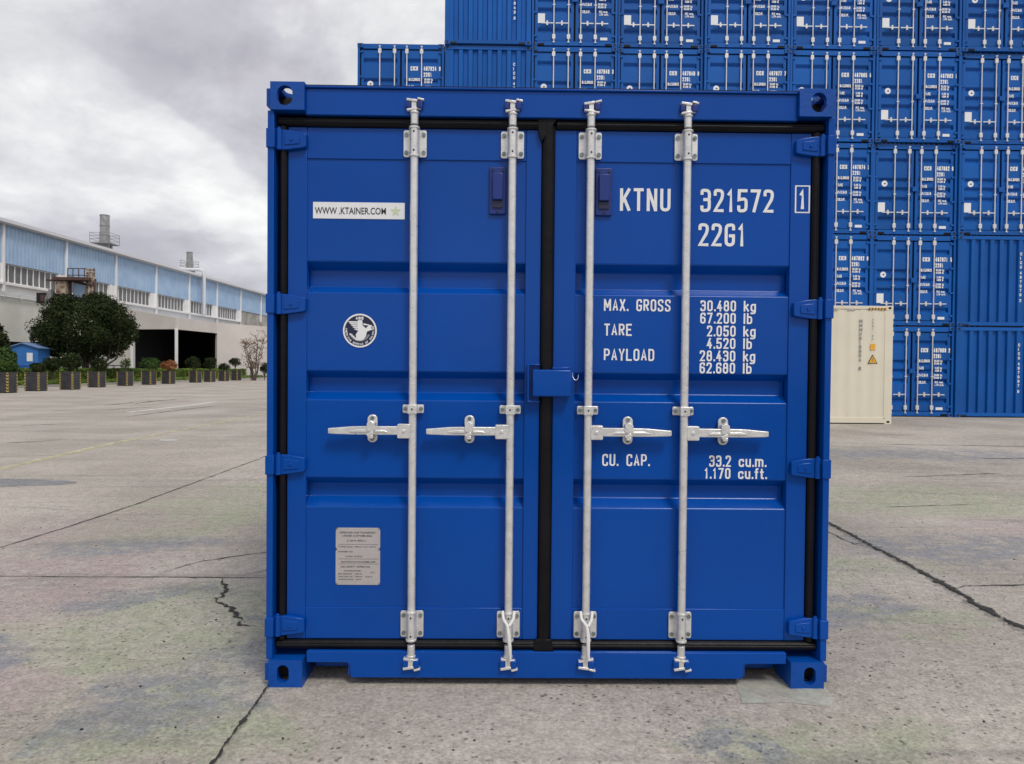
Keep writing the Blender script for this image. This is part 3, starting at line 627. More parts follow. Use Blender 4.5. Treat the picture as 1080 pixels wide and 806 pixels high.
def locking_bar(x, hx, flip):
    m = MB(); m.cyl((x, YB, .205), (x, YB, 2.40), RB, 24); lb = m.build('locking_bar', M['steel'], main)
    plate_bracket(2.349, lb, x); plate_bracket(.262, lb, x)
    cam_end(x, 2.468, 1, lb, flip); cam_end(x, .136, -1, lb, flip)
    zc = 1.203; c = MB(); c.plate(rrect(x-.046, x+.046, zc-.0185, zc+.0185, .006), .040, .052); c.box(x-.0205, x+.0205, -.0005, .044, zc-.020, zc+.020)
    c.build('guide_clamp', M['steel'], lb, .003, seg=3)
    bo = MB(); bo.cyl((x-.034, .034, zc), (x-.034, .041, zc), .0085, 10); bo.cyl((x+.034, .034, zc), (x+.034, .041, zc), .0085, 10); build_each(bo, 'bolt', M['bolt'], lb)
    hh = MB(); hh.cyl((x-.001, -.0016, zc), (x-.001, .003, zc), .0040, 10); hh.build('grease_hole', M['hole'], lb)
    # handle: hub next to the bar, arm tapering, thicker grip at the free end
    d = 1 if hx > x else -1; z = 1.109
    hu = MB(); hu.plate(rrect(min(x+d*.010, x+d*.064), max(x+d*.010, x+d*.064), z-.032, z+.030, .006), .004, .040); hu.cyl((x+d*.036, -.001, z), (x+d*.036, .006, z), .008, 12)
    hu.build('handle_hub', M['steel'], lb, .003, seg=3)
    ha = MB(); P = lambda u: x+d*u; e = abs(hx-x)
    ha.plate([(P(.050), z-.017), (P(.050), z+.020), (P(e-.13), z+.019), (P(e-.10), z+.018), (P(e-.02), z+.011), (P(e), z+.010), (P(e), z-.013), (P(e-.02), z-.015), (P(e-.10), z-.017), (P(e-.13), z-.017)], .006, .028)
    ha.plate([(P(.10), z-.007), (P(.12), z+.004), (P(e-.12), z+.006), (P(e-.09), z-.004), (P(e-.12), z-.008)], .0015, .008)
    ha.build('handle', M['steel'], lb, .0045, seg=3)
    cx = P(.176 if e > .355 else .166); ct = MB(); ct.plate(rrect(cx-.022, cx+.022, z-.053, z+.068, .0205, 7), .038, .050)
    ct.plate([(cx-.021, z+.004), (cx-.017, z+.034), (cx, z+.046), (cx+.017, z+.034), (cx+.021, z+.004), (cx+.012, z-.004), (cx-.012, z-.004)], -.002, .038)
    T = Matrix.Translation((cx-.002, -.004, z-.016)) @ Matrix.Rotation(-.5, 4, 'Y'); ct.box(-.015, .015, 0, .022, -.006, .010, T)
    ct.box(cx-.012, cx+.010, -.003, .02, z-.034, z-.018)
    ct.build('handle_catch', M['steel'], lb, .0035, seg=3)
    bb = MB(); bb.cyl((cx, .031, z+.053), (cx, .039, z+.053), .0085, 10); bb.cyl((cx, .031, z-.038), (cx, .039, z-.038), .0085, 10); build_each(bb, 'bolt', M['bolt'], lb)
    return lb
bars = [locking_bar(-.592, -.953, 0), locking_bar(-.171, -.532, 0), locking_bar(.166, .527, 1), locking_bar(.583, .948, 0)]
for i, (lb, x) in enumerate(((bars[1], -.171), (bars[2], .166))):
    t = MB(); off = .0 if i == 0 else .004
    top = .335
    t.tube([(x-.026, .004, top), (x-.022, -.008, top-.030), (x-.004+off, -.016, top-.058), (x+.002+off, -.017, top-.10), (x+.008, -.015, top-.17), (x+.010, -.008, .125)], [.0065]*3+[.0085, .0075, .005], 8)
    t.tube([(x+.026, .004, top), (x+.022, -.008, top-.030), (x+.004+off, -.015, top-.058)], .0065, 8)
    t.build('tie_strap', M['rope'], lb)

# centre lock box
lk = MB(); lk.box(-.076, .090, .000, .05, 1.262, 1.378); o = lk.build('lock_box', M['blue'], main, .007, seg=3)
lf = MB(); lf.plate([(-.098, 1.236), (-.098, 1.402), (-.044, 1.402), (-.044, 1.396), (-.091, 1.396), (-.091, 1.243), (-.044, 1.243), (-.044, 1.236)], .018, YF+.002); lf.plate([(-.10, 1.238), (-.10, 1.40), (-.05, 1.40), (-.05, 1.238)], .050, YF+.001)
lf.build('lock_flange', M['blue'], main, .002)
lh = MB(); lh.box(.010, .086, .030, YF+.001, 1.378, 1.390); lh.build('lock_lid', M['blue'], main, .003)
lh = MB(); lh.tube([(.098, .045, 1.366), (.098, .030, 1.350), (.104, .024, 1.337), (.114, .024, 1.334), (.122, .028, 1.342), (.124, .04, 1.356)], .0012, 6)
lh.build('lock_hook', M['steel'], main)
# vents
for x0 in (-.270, .191):
    v = MB(); v.plate(rrect(x0, x0+.073, 2.050, 2.256, .006), .048, YF+.0065); v.box(x0+.014, x0+.059, .030, .05, 2.110, 2.226); vo = v.build('vent_cover', M['blue_dark'], main, .004, seg=3)
    w2 = MB()
    for dx, dz in ((.014, 2.240), (.059, 2.240), (.037, 2.062)): w2.cyl((x0+dx, .044, dz), (x0+dx, .049, dz), .0055, 10)
    build_each(w2, 'screw', M['navy'], vo)
    w2 = MB(); w2.box(x0+.014, x0+.059, .042, .049, 2.078, 2.108); w2.build('vent_slot', M['navy'], vo)

# ---- lettering on the right door
YT = YF+.0055
def letters(items, parent, mat='white', name='lettering'):
    m = MB()
    for (t, x, z, h, w_, gap, sw, y) in items: stroke_text(m, t, x, z, h, w_, gap, sw, y)
    return m.build(name, M[mat], parent, smooth=False)
letters([('KTNU', .300, 2.073, .100, .0455, .0130, .0134, YT)], doorR)
letters([('321572', .652, 2.073, .101, .0455, .0120, .0134, YT)], doorR)
letters([('22G1', .645, 1.924, .100, .0455, .0120, .0134, YT)], doorR)
letters([('1', 1.083, 2.088, .086, .036, 0, .0145, YF-.001)], doorR)
fr = MB(); 
for a in ((1.064, 1.070, 2.072, 2.192), (1.124, 1.130, 2.072, 2.192), (1.070, 1.124, 2.072, 2.077), (1.070, 1.124, 2.187, 2.192)): fr.box(a[0], a[1], YF-.0012, YF-.0002, a[2], a[3])
fr.build('check_digit_frame', M['white'], doorR)
H5, W5, G5, S5 = .0530, .0232, .0065, .0074
letters([('MAX. GROSS', .235, 1.637, H5, W5*1.07, G5, S5, YT)], doorR)
letters([('TARE', .237, 1.529, H5, W5*1.10, G5, S5, YT)], doorR)
letters([('PAYLOAD', .237, 1.420, H5, W5*1.12, G5, S5, YT)], doorR)
letters([('CU. CAP.', .235, .958, H5, W5*1.10, G5, S5, YT)], doorR)
for t, x, z in (('30.480 kg', .658, 1.640), ('67.200 lb', .658, 1.586), ('2.050 kg', .688, 1.530), ('4.520 lb', .688, 1.476), ('28.430 kg', .658, 1.421), ('62.680 lb', .658, 1.368), ('33.2 cu.m.', .706, .958), ('1.170 cu.ft.', .686, .905)):
    letters([(t, x, z, .048 if z != .958 else .050, W5*1.03, G5*.95, S5, YT)], doorR)
# ---- sticker, roundel, data plate on the left door
st = MB(); st.box(-1.034, -.637, YT-.0008, YT+.0015, 2.026, 2.097); so_ = st.build('web_sticker', M['white'], doorL)
st2 = MB(); font_add(st2, 'WWW .KTAINER.COM', .041, -1.026, 2.046, YT-.0018, .308); st2.build('lettering', M['ink'], so_, smooth=False)
sp = []
for k in range(10):
    a = math.pi/2+math.pi*k/5; rr = .024 if k % 2 == 0 else .0105; sp.append((-.676+rr*math.cos(a), 2.061+rr*math.sin(a)))
stt = MB(); stt.plate(sp, YT-.0018, YT-.0010); stt.build('star_mark', M['green_star'], so_, smooth=False)
EX, EZ, ER = -.8285, 1.541, .0735
def disc(m, r0, r1, y, n=56, cx=EX, cz=EZ):
    V = []
    for k in range(n):
        t = 2*math.pi*k/n; V += [(cx+r0*math.cos(t), y, cz+r0*math.sin(t)), (cx+r1*math.cos(t), y, cz+r1*math.sin(t))]
    m.add(V, [(2*k, 2*k+1, (2*k+3) % (2*n), (2*k+2) % (2*n)) for k in range(n)])
e = MB(); e.plate([(EX+.0715*math.cos(2*math.pi*k/56), EZ+.0715*math.sin(2*math.pi*k/56)) for k in range(56)], YT-.0006, YT+.0015); em = e.build('round_emblem', M['navy'], doorL, smooth=False)
e = MB(); disc(e, .0665, .0735, YT-.0012)
ye = YT-.0014
def poly(pts, y=ye): e.add([(EX+p[0]*.0735, y, EZ+p[1]*.0735) for p in pts], [tuple(range(len(pts)))])
for k in range(5):   # left wing feathers
    z = .52-.115*k; poly([(-.72+.09*k, z+.03), (-.05, z+.03), (-.05, z-.05), (-.60+.11*k, z-.06)], ye-.0001*k)
poly([(-.12, .62), (.14, .62), (.17, .30), (.36, .14), (.52, .32), (.72, .34), (.66, .16), (.76, .06), (.60, .02), (.42, -.06), (.36, -.34), (.22, -.52), (.0, -.60), (-.20, -.50), (-.24, -.24), (-.10, -.02), (-.14, .26)], ye-.0008)
poly([(.20, .44), (.55, .36), (.60, .30), (.22, .33)], ye-.0009)
for k in range(4): poly([(-.62+.10*k, -.16-.10*k), (-.42+.10*k, -.22-.10*k), (-.44+.12*k, -.30-.10*k), (-.60+.12*k, -.26-.10*k)], ye-.0010)
for k in range(30):  # rays of the lower wing
    a = R(200+k*4.6); poly([(.60*math.cos(a), .60*math.sin(a)), (.66*math.cos(a+.03), .66*math.sin(a+.03)), (.50*math.cos(a+.04), .50*math.sin(a+.04))], ye-.0011)
T0 = Matrix.Identity(4)
stroke_text(e, 'ABS', EX-.0185, EZ+.0475, .013, .010, .0022, .0034, ye)
arc = 'AMERICAN BUREAU OF SHIPPING'
for k, ch in enumerate(arc):
    a = R(172+k*(204/(len(arc)-1))); cxx, czz = EX+.0590*math.cos(a), EZ+.0590*math.sin(a)
    T = Matrix.Translation((cxx, 0, czz)) @ Matrix.Rotation(-(a+math.pi/2), 4, 'Y') @ Matrix.Translation((-.0030, 0, -.0042))
    stroke_text(e, ch, 0, 0, .0088, .0060, 0, .0019, ye, T, 2)
e.build('emblem_print', M['white'], em, smooth=False)
# data plate
px0, px1, pz0, pz1 = -.929, -.735, .428, .679; nk = .010; zm = .585
prof = [(px0+nk, pz0), (px1-nk, pz0), (px1, pz0+nk), (px1, zm-.008), (px1-.007, zm), (px1, zm+.008), (px1, pz1-nk), (px1-nk, pz1), (px0+nk, pz1), (px0, pz1-nk), (px0, zm+.008), (px0+.007, zm), (px0, zm-.008), (px0, pz0+nk)]
dp = MB(); dp.plate(prof, YT-.001, YT+.002); dpo = dp.build('data_plate', M['plate'], doorL)
rv = MB()
for x in (px0+.004, px1-.004):
    for z in (pz0+.004, zm, pz1-.004): rv.cyl((x, YT-.003, z), (x, YT, z), .0035, 8)
build_each(rv, 'rivet', M['bolt'], dpo)
tx = MB()
for t, size, x, z, wd in (('APPROVED FOR TRANSPORT', .011, .016, .226, .158), ('UNDER CUSTOMS SEAL', .011, .030, .212, .130), ('C 2019 4052 L', .010, .048, .191, .085), ('TYPE 22G1 MFG NO 0572', .007, .010, .165, .165),
                          ('OWNERS NO', .008, .010, .143, .065), ('KTNU 321572', .009, .045, .122, .070), ('MAINTENANCE PROGRAMME ACEP', .009, .024, .098, .150), ('CSC SAFETY APPROVAL', .011, .022, .076, .130),
                          ('DATE MANUFACTURED', .008, .036, .059, .075), ('MAX GROSS MASS', .007, .012, .046, .060), ('30480 KG', .007, .084, .046, .032), ('STACK LOAD 1.8G', .007, .012, .034, .062), ('216000 KG', .007, .084, .034, .032),
                          ('TRANSVERSE RACKING', .006, .012, .022, .066), ('150 KN', .006, .088, .022, .024), ('67200 LB', .006, .13, .034, .03), ('CN 19', .008, .152, .052, .02)):
    font_add(tx, t, size, px0+x, pz0+z, YT-.0017, wd)
for z in (.178, .114, .092): tx.box(px0+.012, px1-.008, YT-.0016, YT-.0010, pz0+z-.0005, pz0+z+.0006)
tx.build('lettering', M['ink'], dpo, smooth=False)

# ================================================================== STACKED CONTAINERS BEHIND
STX, STY, PX, PZ = -4.39, 17.4, 2.447, 2.600
def far_castings(root, mat):
    for sx in (-1, 1):
        for z0 in (0, HT-.118):
            c = MB(); c.box(sx*1.219, sx*1.057, 0, .17, z0, z0+.118); o = c.build('corner_casting', mat, root, .008)
            hc = MB(); hc.plate(rrect(sx*1.139-.032, sx*1.139+.032, z0+.02, z0+.10, .028, 4), -.002, .01); hc.build('casting_hole', M['hole'], o)
def far_frame(root):
    m = MB()
    for s in (-1, 1):
        m.box(s*1.212, s*1.150, .012, .16, .118, HT-.118)
        for z in (2.36, 1.66, .96, .30): m.box(s*1.20, s*1.06, .02, .045, z-.025, z+.025)
    m.box(-1.057, 1.057, .022, .16, 2.45, 2.582)
    m.box(-1.057, 1.057, .022, .16, .030, .15)
    m.build('door_frame', M['blue_far'], root)
    k = MB()
    k.box(-1.15, 1.15, .125, .14, .16, 2.44); k.box(-1.04, -.86, .018, .06, .028, .085); k.box(1.04, .86, .018, .06, .028, .085)
    k.build('rubber_gasket', M['rubber'], root)
def far_door(root, s):
    xo, xi = (s*1.118, s*.028); xa, xb = s*1.04, s*.10
    yo, yi = .052, .112; pr = [(yo, .17)]
    for a in (.48, 1.04, 1.32, 1.58, 2.14): pr += [(yo, a-.09), (yi, a-.05), (yi, a-.005), (yo, a+.06)]
    pr.append((yo, 2.42)); m = MB(); V = []
    for y, z in pr: V += [(xa, y, z), (xb, y, z)]
    m.add(V, [(2*i, 2*i+1, 2*i+3, 2*i+2) for i in range(len(pr)-1)])
    m.box(xo, xa, .05, .10, .17, 2.42); m.box(xb, xi, .05, .10, .17, 2.42)
    m.build('door', M['blue_far'], root)
def far_lock(root, x, d):
    m = MB(); m.cyl((x, .012, .10), (x, .012, 2.53), .017, 8)
    for z in (2.38, .27): m.plate(rrect(x-.045, x+.045, z-.065, z+.065, .02, 3), -.006, .04)
    m.box(x-.035, x+.035, -.008, .03, 1.145, 1.175); m.box(x-.03, x+.03, -.01, .03, 2.50, 2.525); m.box(x-.03, x+.03, -.01, .03, .10, .125)
    b = m.build('locking_bar', M['steel'], root)
    h = MB(); h.box(x+d*.01, x+d*.36, -.012, .012, .628, .656); h.plate(rrect(x+d*.19-.024, x+d*.19+.024, .58, .71, .02, 3), -.014, .04); h.build('handle', M['steel'], b)
def far_door_container():
    r = empty('stacked_container', (0, 0, 0))
    far_castings(r, M['blue_far']); container_body(r, M['blue_far']); far_frame(r)
    far_door(r, -1); far_door(r, 1)
    for x, d in ((-.59, -1), (-.175, -1), (.17, 1), (.585, 1)): far_lock(r, x, d)
    m = MB(); m.box(-.075, .09, .0, .06, 1.25, 1.38); m.build('lock_box', M['blue_far'], r)
    m = MB(); m.plate([(-.86+.085*math.cos(2*math.pi*k/20), 1.47+.085*math.sin(2*math.pi*k/20)) for k in range(20)], .048, .053); o = m.build('round_emblem', M['white'], r)
    m = MB(); m.plate([(-.84, 1.495), (-.82, 1.462), (-.86, 1.445), (-.885, 1.47)], .046, .048); m.build('emblem_print', M['navy'], o)
    m = MB(); m.box(-1.04, -.84, .044, .055, .66, .93); m.build('data_plate', M['plate'] if False else M['white'], r)
    m = MB(); m.box(.73, .93, .046, .055, .20, .275); o = m.build('data_plate', M['white'], r)
    return r
def far_letters(root, num, chk):
    m = MB(); y = .046
    stroke_text(m, 'CICU', .27, 1.855, .125, .052, .012, .025, y); stroke_text(m, num, .64, 1.855, .125, .050, .012, .025, y); stroke_text(m, chk, 1.07, 1.855, .125, .046, .01, .025, y)
    stroke_text(m, '22G1', .64, 1.69, .12, .050, .012, .025, y)
    for k, (a, b1, b2) in enumerate((('MAX.GROSS', '30.480 kg', '67.200 lb'), ('TARE', ' 2.180 kg', ' 4.800 lb'), ('PAYLOAD', '28.300 kg', '62.400 lb'), ('CU.CAP.', ' 33.2 cu.m.', ' 1.170 cu.ft.'))):
        z = 1.575-.205*k; stroke_text(m, a, .22, z-.01, .085, .030, .008, .017, y); stroke_text(m, b1, .66, z+.008, .062, .024, .005, .014, y); stroke_text(m, b2, .66, z-.068, .062, .024, .005, .014, y)
    m.build('lettering', M['white'], root, smooth=False)
def far_end_container():
    r = empty('stacked_container', (0, 0, 0)); far_castings(r, M['blue_far']); container_body(r, M['blue_far'])
    m = MB(); corrugated(m, -1.09, 1.09, .12, 2.49, .025, .085, .272, lambda a, d, b: (a, d, b), .40)
    for s in (-1, 1): m.box(s*1.212, s*1.09, .012, .16, .118, HT-.118)
    m.build('end_wall', M['blue_far'], r)
    m = MB(); m.box(-1.057, 1.057, .012, .14, 2.49, 2.585); m.box(-1.057, 1.057, .012, .14, .035, .135); m.build('end_rail', M['blue_far'], r)
    m = MB(); m.box(-1.05, -.88, .006, .03, .03, .075); m.box(1.05, .88, .006, .03, .03, .075); m.build('rail_slot', M['hole'], r)
    return r
protoD = far_door_container(); protoE = far_end_container()
cols = ['first', 'second', 'third', 'fourth', 'fifth', 'sixth', 'seventh', 'eighth']
rows = ['bottom', 'second', 'third', 'fourth', 'fifth']
used = {'D': False, 'E': False}; rnd = random.Random(11)
GRP = 'blue containers stacked behind the front container'
for c in range(8):
    for rw in range(5):
        if c == 0 and rw == 4: continue
        end = (c == 1 and rw >= 3) or (c == 7 and rw <= 1)
        k = 'E' if end else 'D'; pr = protoE if end else protoD
        o = pr if not used[k] else dup(pr)
        if used[k]:
            pass
        used[k] = True
        o.location = (STX+PX*(c+.5)+rnd.uniform(-.003, .003), STY+rnd.uniform(-.045, .045), .12+PZ*rw)
        num = '487%03d' % (70+(c*37+rw*11) % 29+(850 if rw >= 3 and c < 4 else 0)); chk = str(rnd.randint(0, 9))
        kind = 'ribbed end wall and vertical white lettering' if end else 'closed doors and four white locking bars'
        rn = {0: 'bottom row', 1: 'second row up', 2: 'third row up', 3: 'fourth row up', 4: 'top row'}[rw]
        cn = cols[c] + ' column from the left' if c < 5 else {7: 'rightmost column', 6: 'second column from the right', 5: 'third column from the right'}[c]
        if c == 0 and rw == 3: lab = 'lone blue container topping the leftmost, lowest column against the sky, closed doors'
        elif c == 0: lab = 'blue container in the leftmost low column, %s, closed doors' % rn
        else: lab = 'blue container with %s, %s, %s' % ('ribbed end wall' if end else 'closed doors', rn, cn)
        tag(o, lab, 'container', GRP)
# lettering is unique on every container, so it is added after the copies
i = 0
for o in [q for q in bpy.data.objects if q.name.startswith('stacked_container')]:
    c = round((o.location.x-STX)/PX-.5); rw = round((o.location.z-.12)/PZ)
    end = (c == 1 and rw >= 3) or (c == 7 and rw <= 1)
    num = '487%03d' % (70+(c*37+rw*11) % 29+(850 if rw >= 3 and c < 4 else 0)); chk = str((c*7+rw*3) % 10)
    if end:
        m = MB(); z = 2.13
        for ch in 'CICU'+num+chk:
            stroke_text(m, ch, .72 if c == 1 else .58, z-.085, .085, .055, 0, .018, .018); z -= .125
            if ch == 'U' or z < .9: z -= .04
        m.build('lettering', M['white'], o, smooth=False)
    else: far_letters(o, num, chk)

# ---- white container lying across in front of the stack
wc = empty('white_container', (9.30-6.058/2, 14.4, .115)); WH = 2.896
tag(wc, 'cream white container side-on in front of the blue stack, with an orange warning triangle', 'container')
m = MB(); L2 = 6.058/2
corrugated(m, -L2+.2, L2-.2, .16, WH-.09, .014, .022, .30, lambda a, d, b: (a, d, b), .42)
corrugated(m, -L2+.2, L2-.2, .16, WH-.09, 2.424, 2.416, .30, lambda a, d, b: (a, d, b), .42)
m.box(-L2+.01, L2-.01, .16, 2.27, WH-.05, WH-.03); m.box(L2-.05, L2-.02, .16, 2.27, .1, WH-.05); m.box(-L2+.05, -L2+.02, .16, 2.27, .1, WH-.05)
m.build('side_walls', M['cream'], wc)
m = MB()
for s in (-1, 1):
    for y0 in (.004, 2.25): m.box(s*L2, s*(L2-.20), y0, y0+.18, .118, WH-.118)
build_each(m, 'corner_post', M['cream'], wc, .006)
m = MB()
for y0 in (.004, 2.38): m.box(-L2+.17, L2-.17, y0, y0+.06, .03, .165); m.box(-L2+.17, L2-.17, y0, y0+.06, WH-.085, WH-.005)
build_each(m, 'side_rail', M['cream'], wc, .006)
for s in (-1, 1):
    for y0 in (0, 2.276):
        for z0 in (0, WH-.118):
            m = MB(); m.box(s*L2, s*(L2-.178), y0, y0+.162, z0, z0+.118); o = m.build('corner_casting', M['cream'], wc, .008)
            m = MB(); m.plate(rrect(s*(L2-.089)-.038, s*(L2-.089)+.038, z0+.035, z0+.088, .025, 4), y0-.002, y0+.01); m.build('casting_hole', M['hole'], o)
m = MB()
z = WH-.42
for ch in 'MMMU915904 8': stroke_text(m, ch, L2-.83, z, .085, .06, 0, .018, .004); z -= .105
z = WH-.36
for ch in '45G1 RF': stroke_text(m, ch, L2-.51, z, .05, .03, 0, .008, .004); z -= .08
m.build('lettering', M['rail'], wc, smooth=False)
m = MB(); m.box(L2-.55, L2-.43, .002, .012, WH-1.08, WH-.93); m.build('warning_label', M['orange'], wc)
m = MB(); m.plate([(L2-.61, WH-1.41), (L2-.37, WH-1.41), (L2-.49, WH-1.19)], .004, .012); tb = m.build('warning_triangle', M['black'], wc)
m = MB(); m.plate([(L2-.583, WH-1.395), (L2-.397, WH-1.395), (L2-.49, WH-1.225)], .001, .004); m.build('triangle_face', M['orange'], tb)
m = MB(); m.box(L2-.52, L2-.46, .001, .004, WH-1.36, WH-1.35); m.plate([(L2-.495, WH-1.28), (L2-.472, WH-1.28), (L2-.50, WH-1.35)], -.001, .001); m.build('triangle_sign', M['black'], tb)
m = MB()
for k in range(6):
    x = L2-.62+.075*k; m.plate([(x, WH-.10), (x+.035, WH-.10), (x+.06, WH-.055), (x+.025, WH-.055)], -.001, .006)
m.build('hazard_stripe', M['black'], wc)
m = MB()
for k in range(6):
    x = L2-.585+.075*k; m.plate([(x, WH-.10), (x+.035, WH-.10), (x+.06, WH-.055), (x+.025, WH-.055)], -.001, .006)
m.build('hazard_stripe', M['orange'], wc)
m = MB()
for k in range(12): m.box(-L2+.3+.42*k, -L2+.50+.42*k, .0, .006, WH-.125, WH-.112)
build_each(m, 'lashing_point', M['rail'], wc)

# ================================================================== FACTORY
B0 = at(1, 385, 59.4); fac = empty('factory_building', (B0.x, B0.y, 0), -0.0424)
tag(fac, 'long factory hall with pale blue ribbed cladding over a band of windows and white walls', 'building')
BAY, NB0, NB1 = 8.0, -4, 14
ZC0, ZC1, ZE, ZW0 = 9.86, 12.95, 13.35, 8.25
m = MB(); ya, yb = NB0*BAY, NB1*BAY
m.box(-.35, 0, ya, 6*BAY, 7.2, ZW0-.05); m.box(-.35, 0, ya, yb, ZC0-.02, ZC1)
m.build('upper_wall', M['render_white'], fac)
m = MB(); m.box(-.35, .02, 6*BAY+.3, yb, 0, ZC0-.03); m.build('concrete_wall', M['concrete_wall'], fac)
m = MB(); m.box(-.35, .05, ya, .95, 0, 7.2); m.box(-.35, .05, 3.9, 6*BAY+.3, 0, 7.2); m.box(-.35, .05, .95, 3.9, 3.35, 7.2); m.build('lower_wall', M['render_beige'], fac)
m = MB(); m.box(-4, -.36, .8, 4.1, 0, .05); m.box(-.50, -.40, .8, 4.1, 0, 3.5); m.build('doorway', M['dark'], fac)
m = MB(); m.box(-.3, .30, ya, 6*BAY, ZW0-.24, ZW0-.06); m.build('window_sill', M['render_white'], fac)
m = MB(); m.cyl((.22, ya, 7.05), (.22, 9.0, 7.05), .05, 8); m.cyl((.22, ya, 7.32), (.22, 7.5, 7.32), .035, 8)
for k in range(-8, 5): m.box(0, .25, k*2.0, k*2.0+.08, 6.9, 7.3)
m.build('wall_pipes', M['gutter'], fac)
for n in range(NB0, NB1):
    c = MB(); corrugated(c, n*BAY+.18, (n+1)*BAY-.08, ZC0-.06, ZC1, .14, .09, .46, lambda a, d, b: (d, a, b), .36); c.build('blue_cladding', M['clad'], fac)
    pl = MB(); pl.box(.0, .30, n*BAY-.07, n*BAY+.15, 7.4 if n <= 6 else 8.6, ZC1+.1); pl.build('downpipe', M['render_white'], fac, .02)
    if n < 6:
        pi = MB(); pi.box(-.3, .10, n*BAY+BAY-.98, n*BAY+BAY-.06, ZW0-.06, ZC0-.07); pi.build('pier', M['render_white'], fac)
        wd = MB(); y0, y1 = n*BAY+.2, n*BAY+BAY-1.0
        for k in range(10):
            y = y0+(y1-y0)*k/9; wd.box(-.18, -.06, y-.045, y+.045, ZW0-.05, ZC0-.08)
        wd.box(-.18, -.04, y0, y1, ZW0-.06, ZW0+.04); wd.box(-.18, -.04, y0, y1, ZC0-.14, ZC0-.06)
        wo_ = wd.build('window', M['render_white'], fac)
        gl = MB(); gl.box(-.16, -.12, y0+.02, y1-.02, ZW0, ZC0-.1); gl.build('window_glass', M['glass'], wo_)
m = MB(); m.prism([(-.35, ZC1-.02), (.45, ZC1+.02), (.62, ZC1+.12), (.62, ZE), (.40, ZE+.05), (-.3, ZE)], ya, yb, lambda p, a: (p[0], a, p[1])); m.build('eave', M['gutter'], fac)
m = MB(); m.prism([(.5, ZC1+.01), (.58, ZC1+.12), (.62, ZC1+.10), (.60, ZC1-.02)], ya, yb, lambda p, a: (p[0], a, p[1])); m.build('eave_trim', M['rail'], fac)
m = MB(); m.prism([(.3, ZE), (-20, ZE+2.0), (-40, ZE), (-40, ZE-.15), (-20, ZE+1.85), (.3, ZE-.12)], ya, yb, lambda p, a: (p[0], a, p[1])); m.box(-39.8, -39.5, ya, yb, 0, ZE); m.box(-39.8, -.1, yb-.3, yb, 0, ZE-.1); m.box(-39.8, -.1, ya, ya+.3, 0, ZE-.1); m.build('roof', M['roof'], fac)
# duct coming over the eave and down the wall
yd = (43.9*760/(563-208.5)-59.4)
m = MB(); m.tube([(-9, yd-1.5, 14.2), (-2, yd-.3, 14.0), (.35, yd, 14.0), (.75, yd, 13.8), (.85, yd, 13.3), (.85, yd, 8.2)], .22, 10); m.build('duct', M['gutter'], fac)
# chimneys: round steel flues with a railed platform
def chimney(px, ytop, ybase, D, wpx, label):
    a = at(px, ybase, D); b_ = at(px, ytop, D); r = wpx/2/FPX*D
    o = empty('chimney', (a.x, a.y, 13.4)); z0 = a.z-13.4; z1 = b_.z-13.4
    m = MB(); m.cyl((0, 0, 0), (0, 0, z1), r, 20); o1 = m.build('flue', M['chimney'], o)
    m = MB()
    for t in (.62, .98, .3): m.cyl((0, 0, z0+(z1-z0)*t-.05), (0, 0, z0+(z1-z0)*t+.03), r*1.07, 20)
    m.build('flue_band', M['rail'], o1)
    m = MB(); w_ = r*2.2; m.box(-w_, w_, -w_, w_, z0-.12, z0)
    for x in (-w_*.7, w_*.7): m.box(x-.08, x+.08, -.1, .1, -.3, z0-.1)
    m.box(-r*1.2, r*1.2, -r, r, z0-.75, z0-.12)
    m.build('platform', M['rail'], o)
    m = MB()
    for x in (-w_, 0, w_):
        for y in (-w_, w_): m.cyl((x, y, z0), (x, y, z0+1.15), .03, 6)
    for zz_ in (.4, .8, 1.15):
        for q in (-w_, w_): m.cyl((-w_, q, z0+zz_), (w_, q, z0+zz_), .025, 6); m.cyl((q, -w_, z0+zz_), (q, w_, z0+zz_), .025, 6)
    m.cyl((w_, -w_, z0), (w_, -w_, 0), .03, 6)
    m.build('railing', M['rail'], o); tag(o, label, 'chimney', 'chimneys on the factory roof')
    return o
chimney(110.5, 227, 257.0, 88, 9.2, 'tall grey steel chimney on the factory roof, the larger and left one')
chimney(200, 266, 284.0, 104, 6.2, 'short grey steel chimney on the factory roof beside the white duct')

# low annex with two dark openings
P0 = at(118, 386, 77.6); P1 = at(186.3, 386, 75.8); P2 = at(229, 386, 84.0); P3 = at(310, 386, 95.0); P4 = at(380, 386, 112.0)
anx = empty('loading_annex', (P1.x, P1.y, 0)); tag(anx, 'low beige annex with two black open bays and a plain wall beside the factory', 'building')
def lp(p): return Vector((p.x-P1.x, p.y-P1.y, 0))
def wallseg(m, a, b, z0, z1, th=.3, z1b=None):
    a = Vector((a.x, a.y, 0)); b = Vector((b.x, b.y, 0)); d = (b-a).normalized(); nn = Vector((d.y, -d.x, 0))*-th
    z1b = z1 if z1b is None else z1b
    V = [(a.x, a.y, z0), (b.x, b.y, z0), (b.x, b.y, z1b), (a.x, a.y, z1)]; V2 = [(p[0]+nn.x, p[1]+nn.y, p[2]) for p in V]
    m.add(V+V2, [(0, 1, 2, 3), (7, 6, 5, 4), (0, 4, 5, 1), (1, 5, 6, 2), (2, 6, 7, 3), (3, 7, 4, 0)])
a0, a1, a2, a3, a4 = lp(P0), lp(P1), lp(P2), lp(P3), lp(P4)
c0 = a0.lerp(a1, .30); zo = 5.30; zt = 6.50
m = MB(); wallseg(m, a0, c0, 0, 7.9, z1b=7.40); wallseg(m, c0, a1, zo, 7.40, z1b=zt); wallseg(m, a1, a2, zo-.02, zt+.0); wallseg(m, a2, a3, 0, zt); wallseg(m, a3, a4, 0, zt)
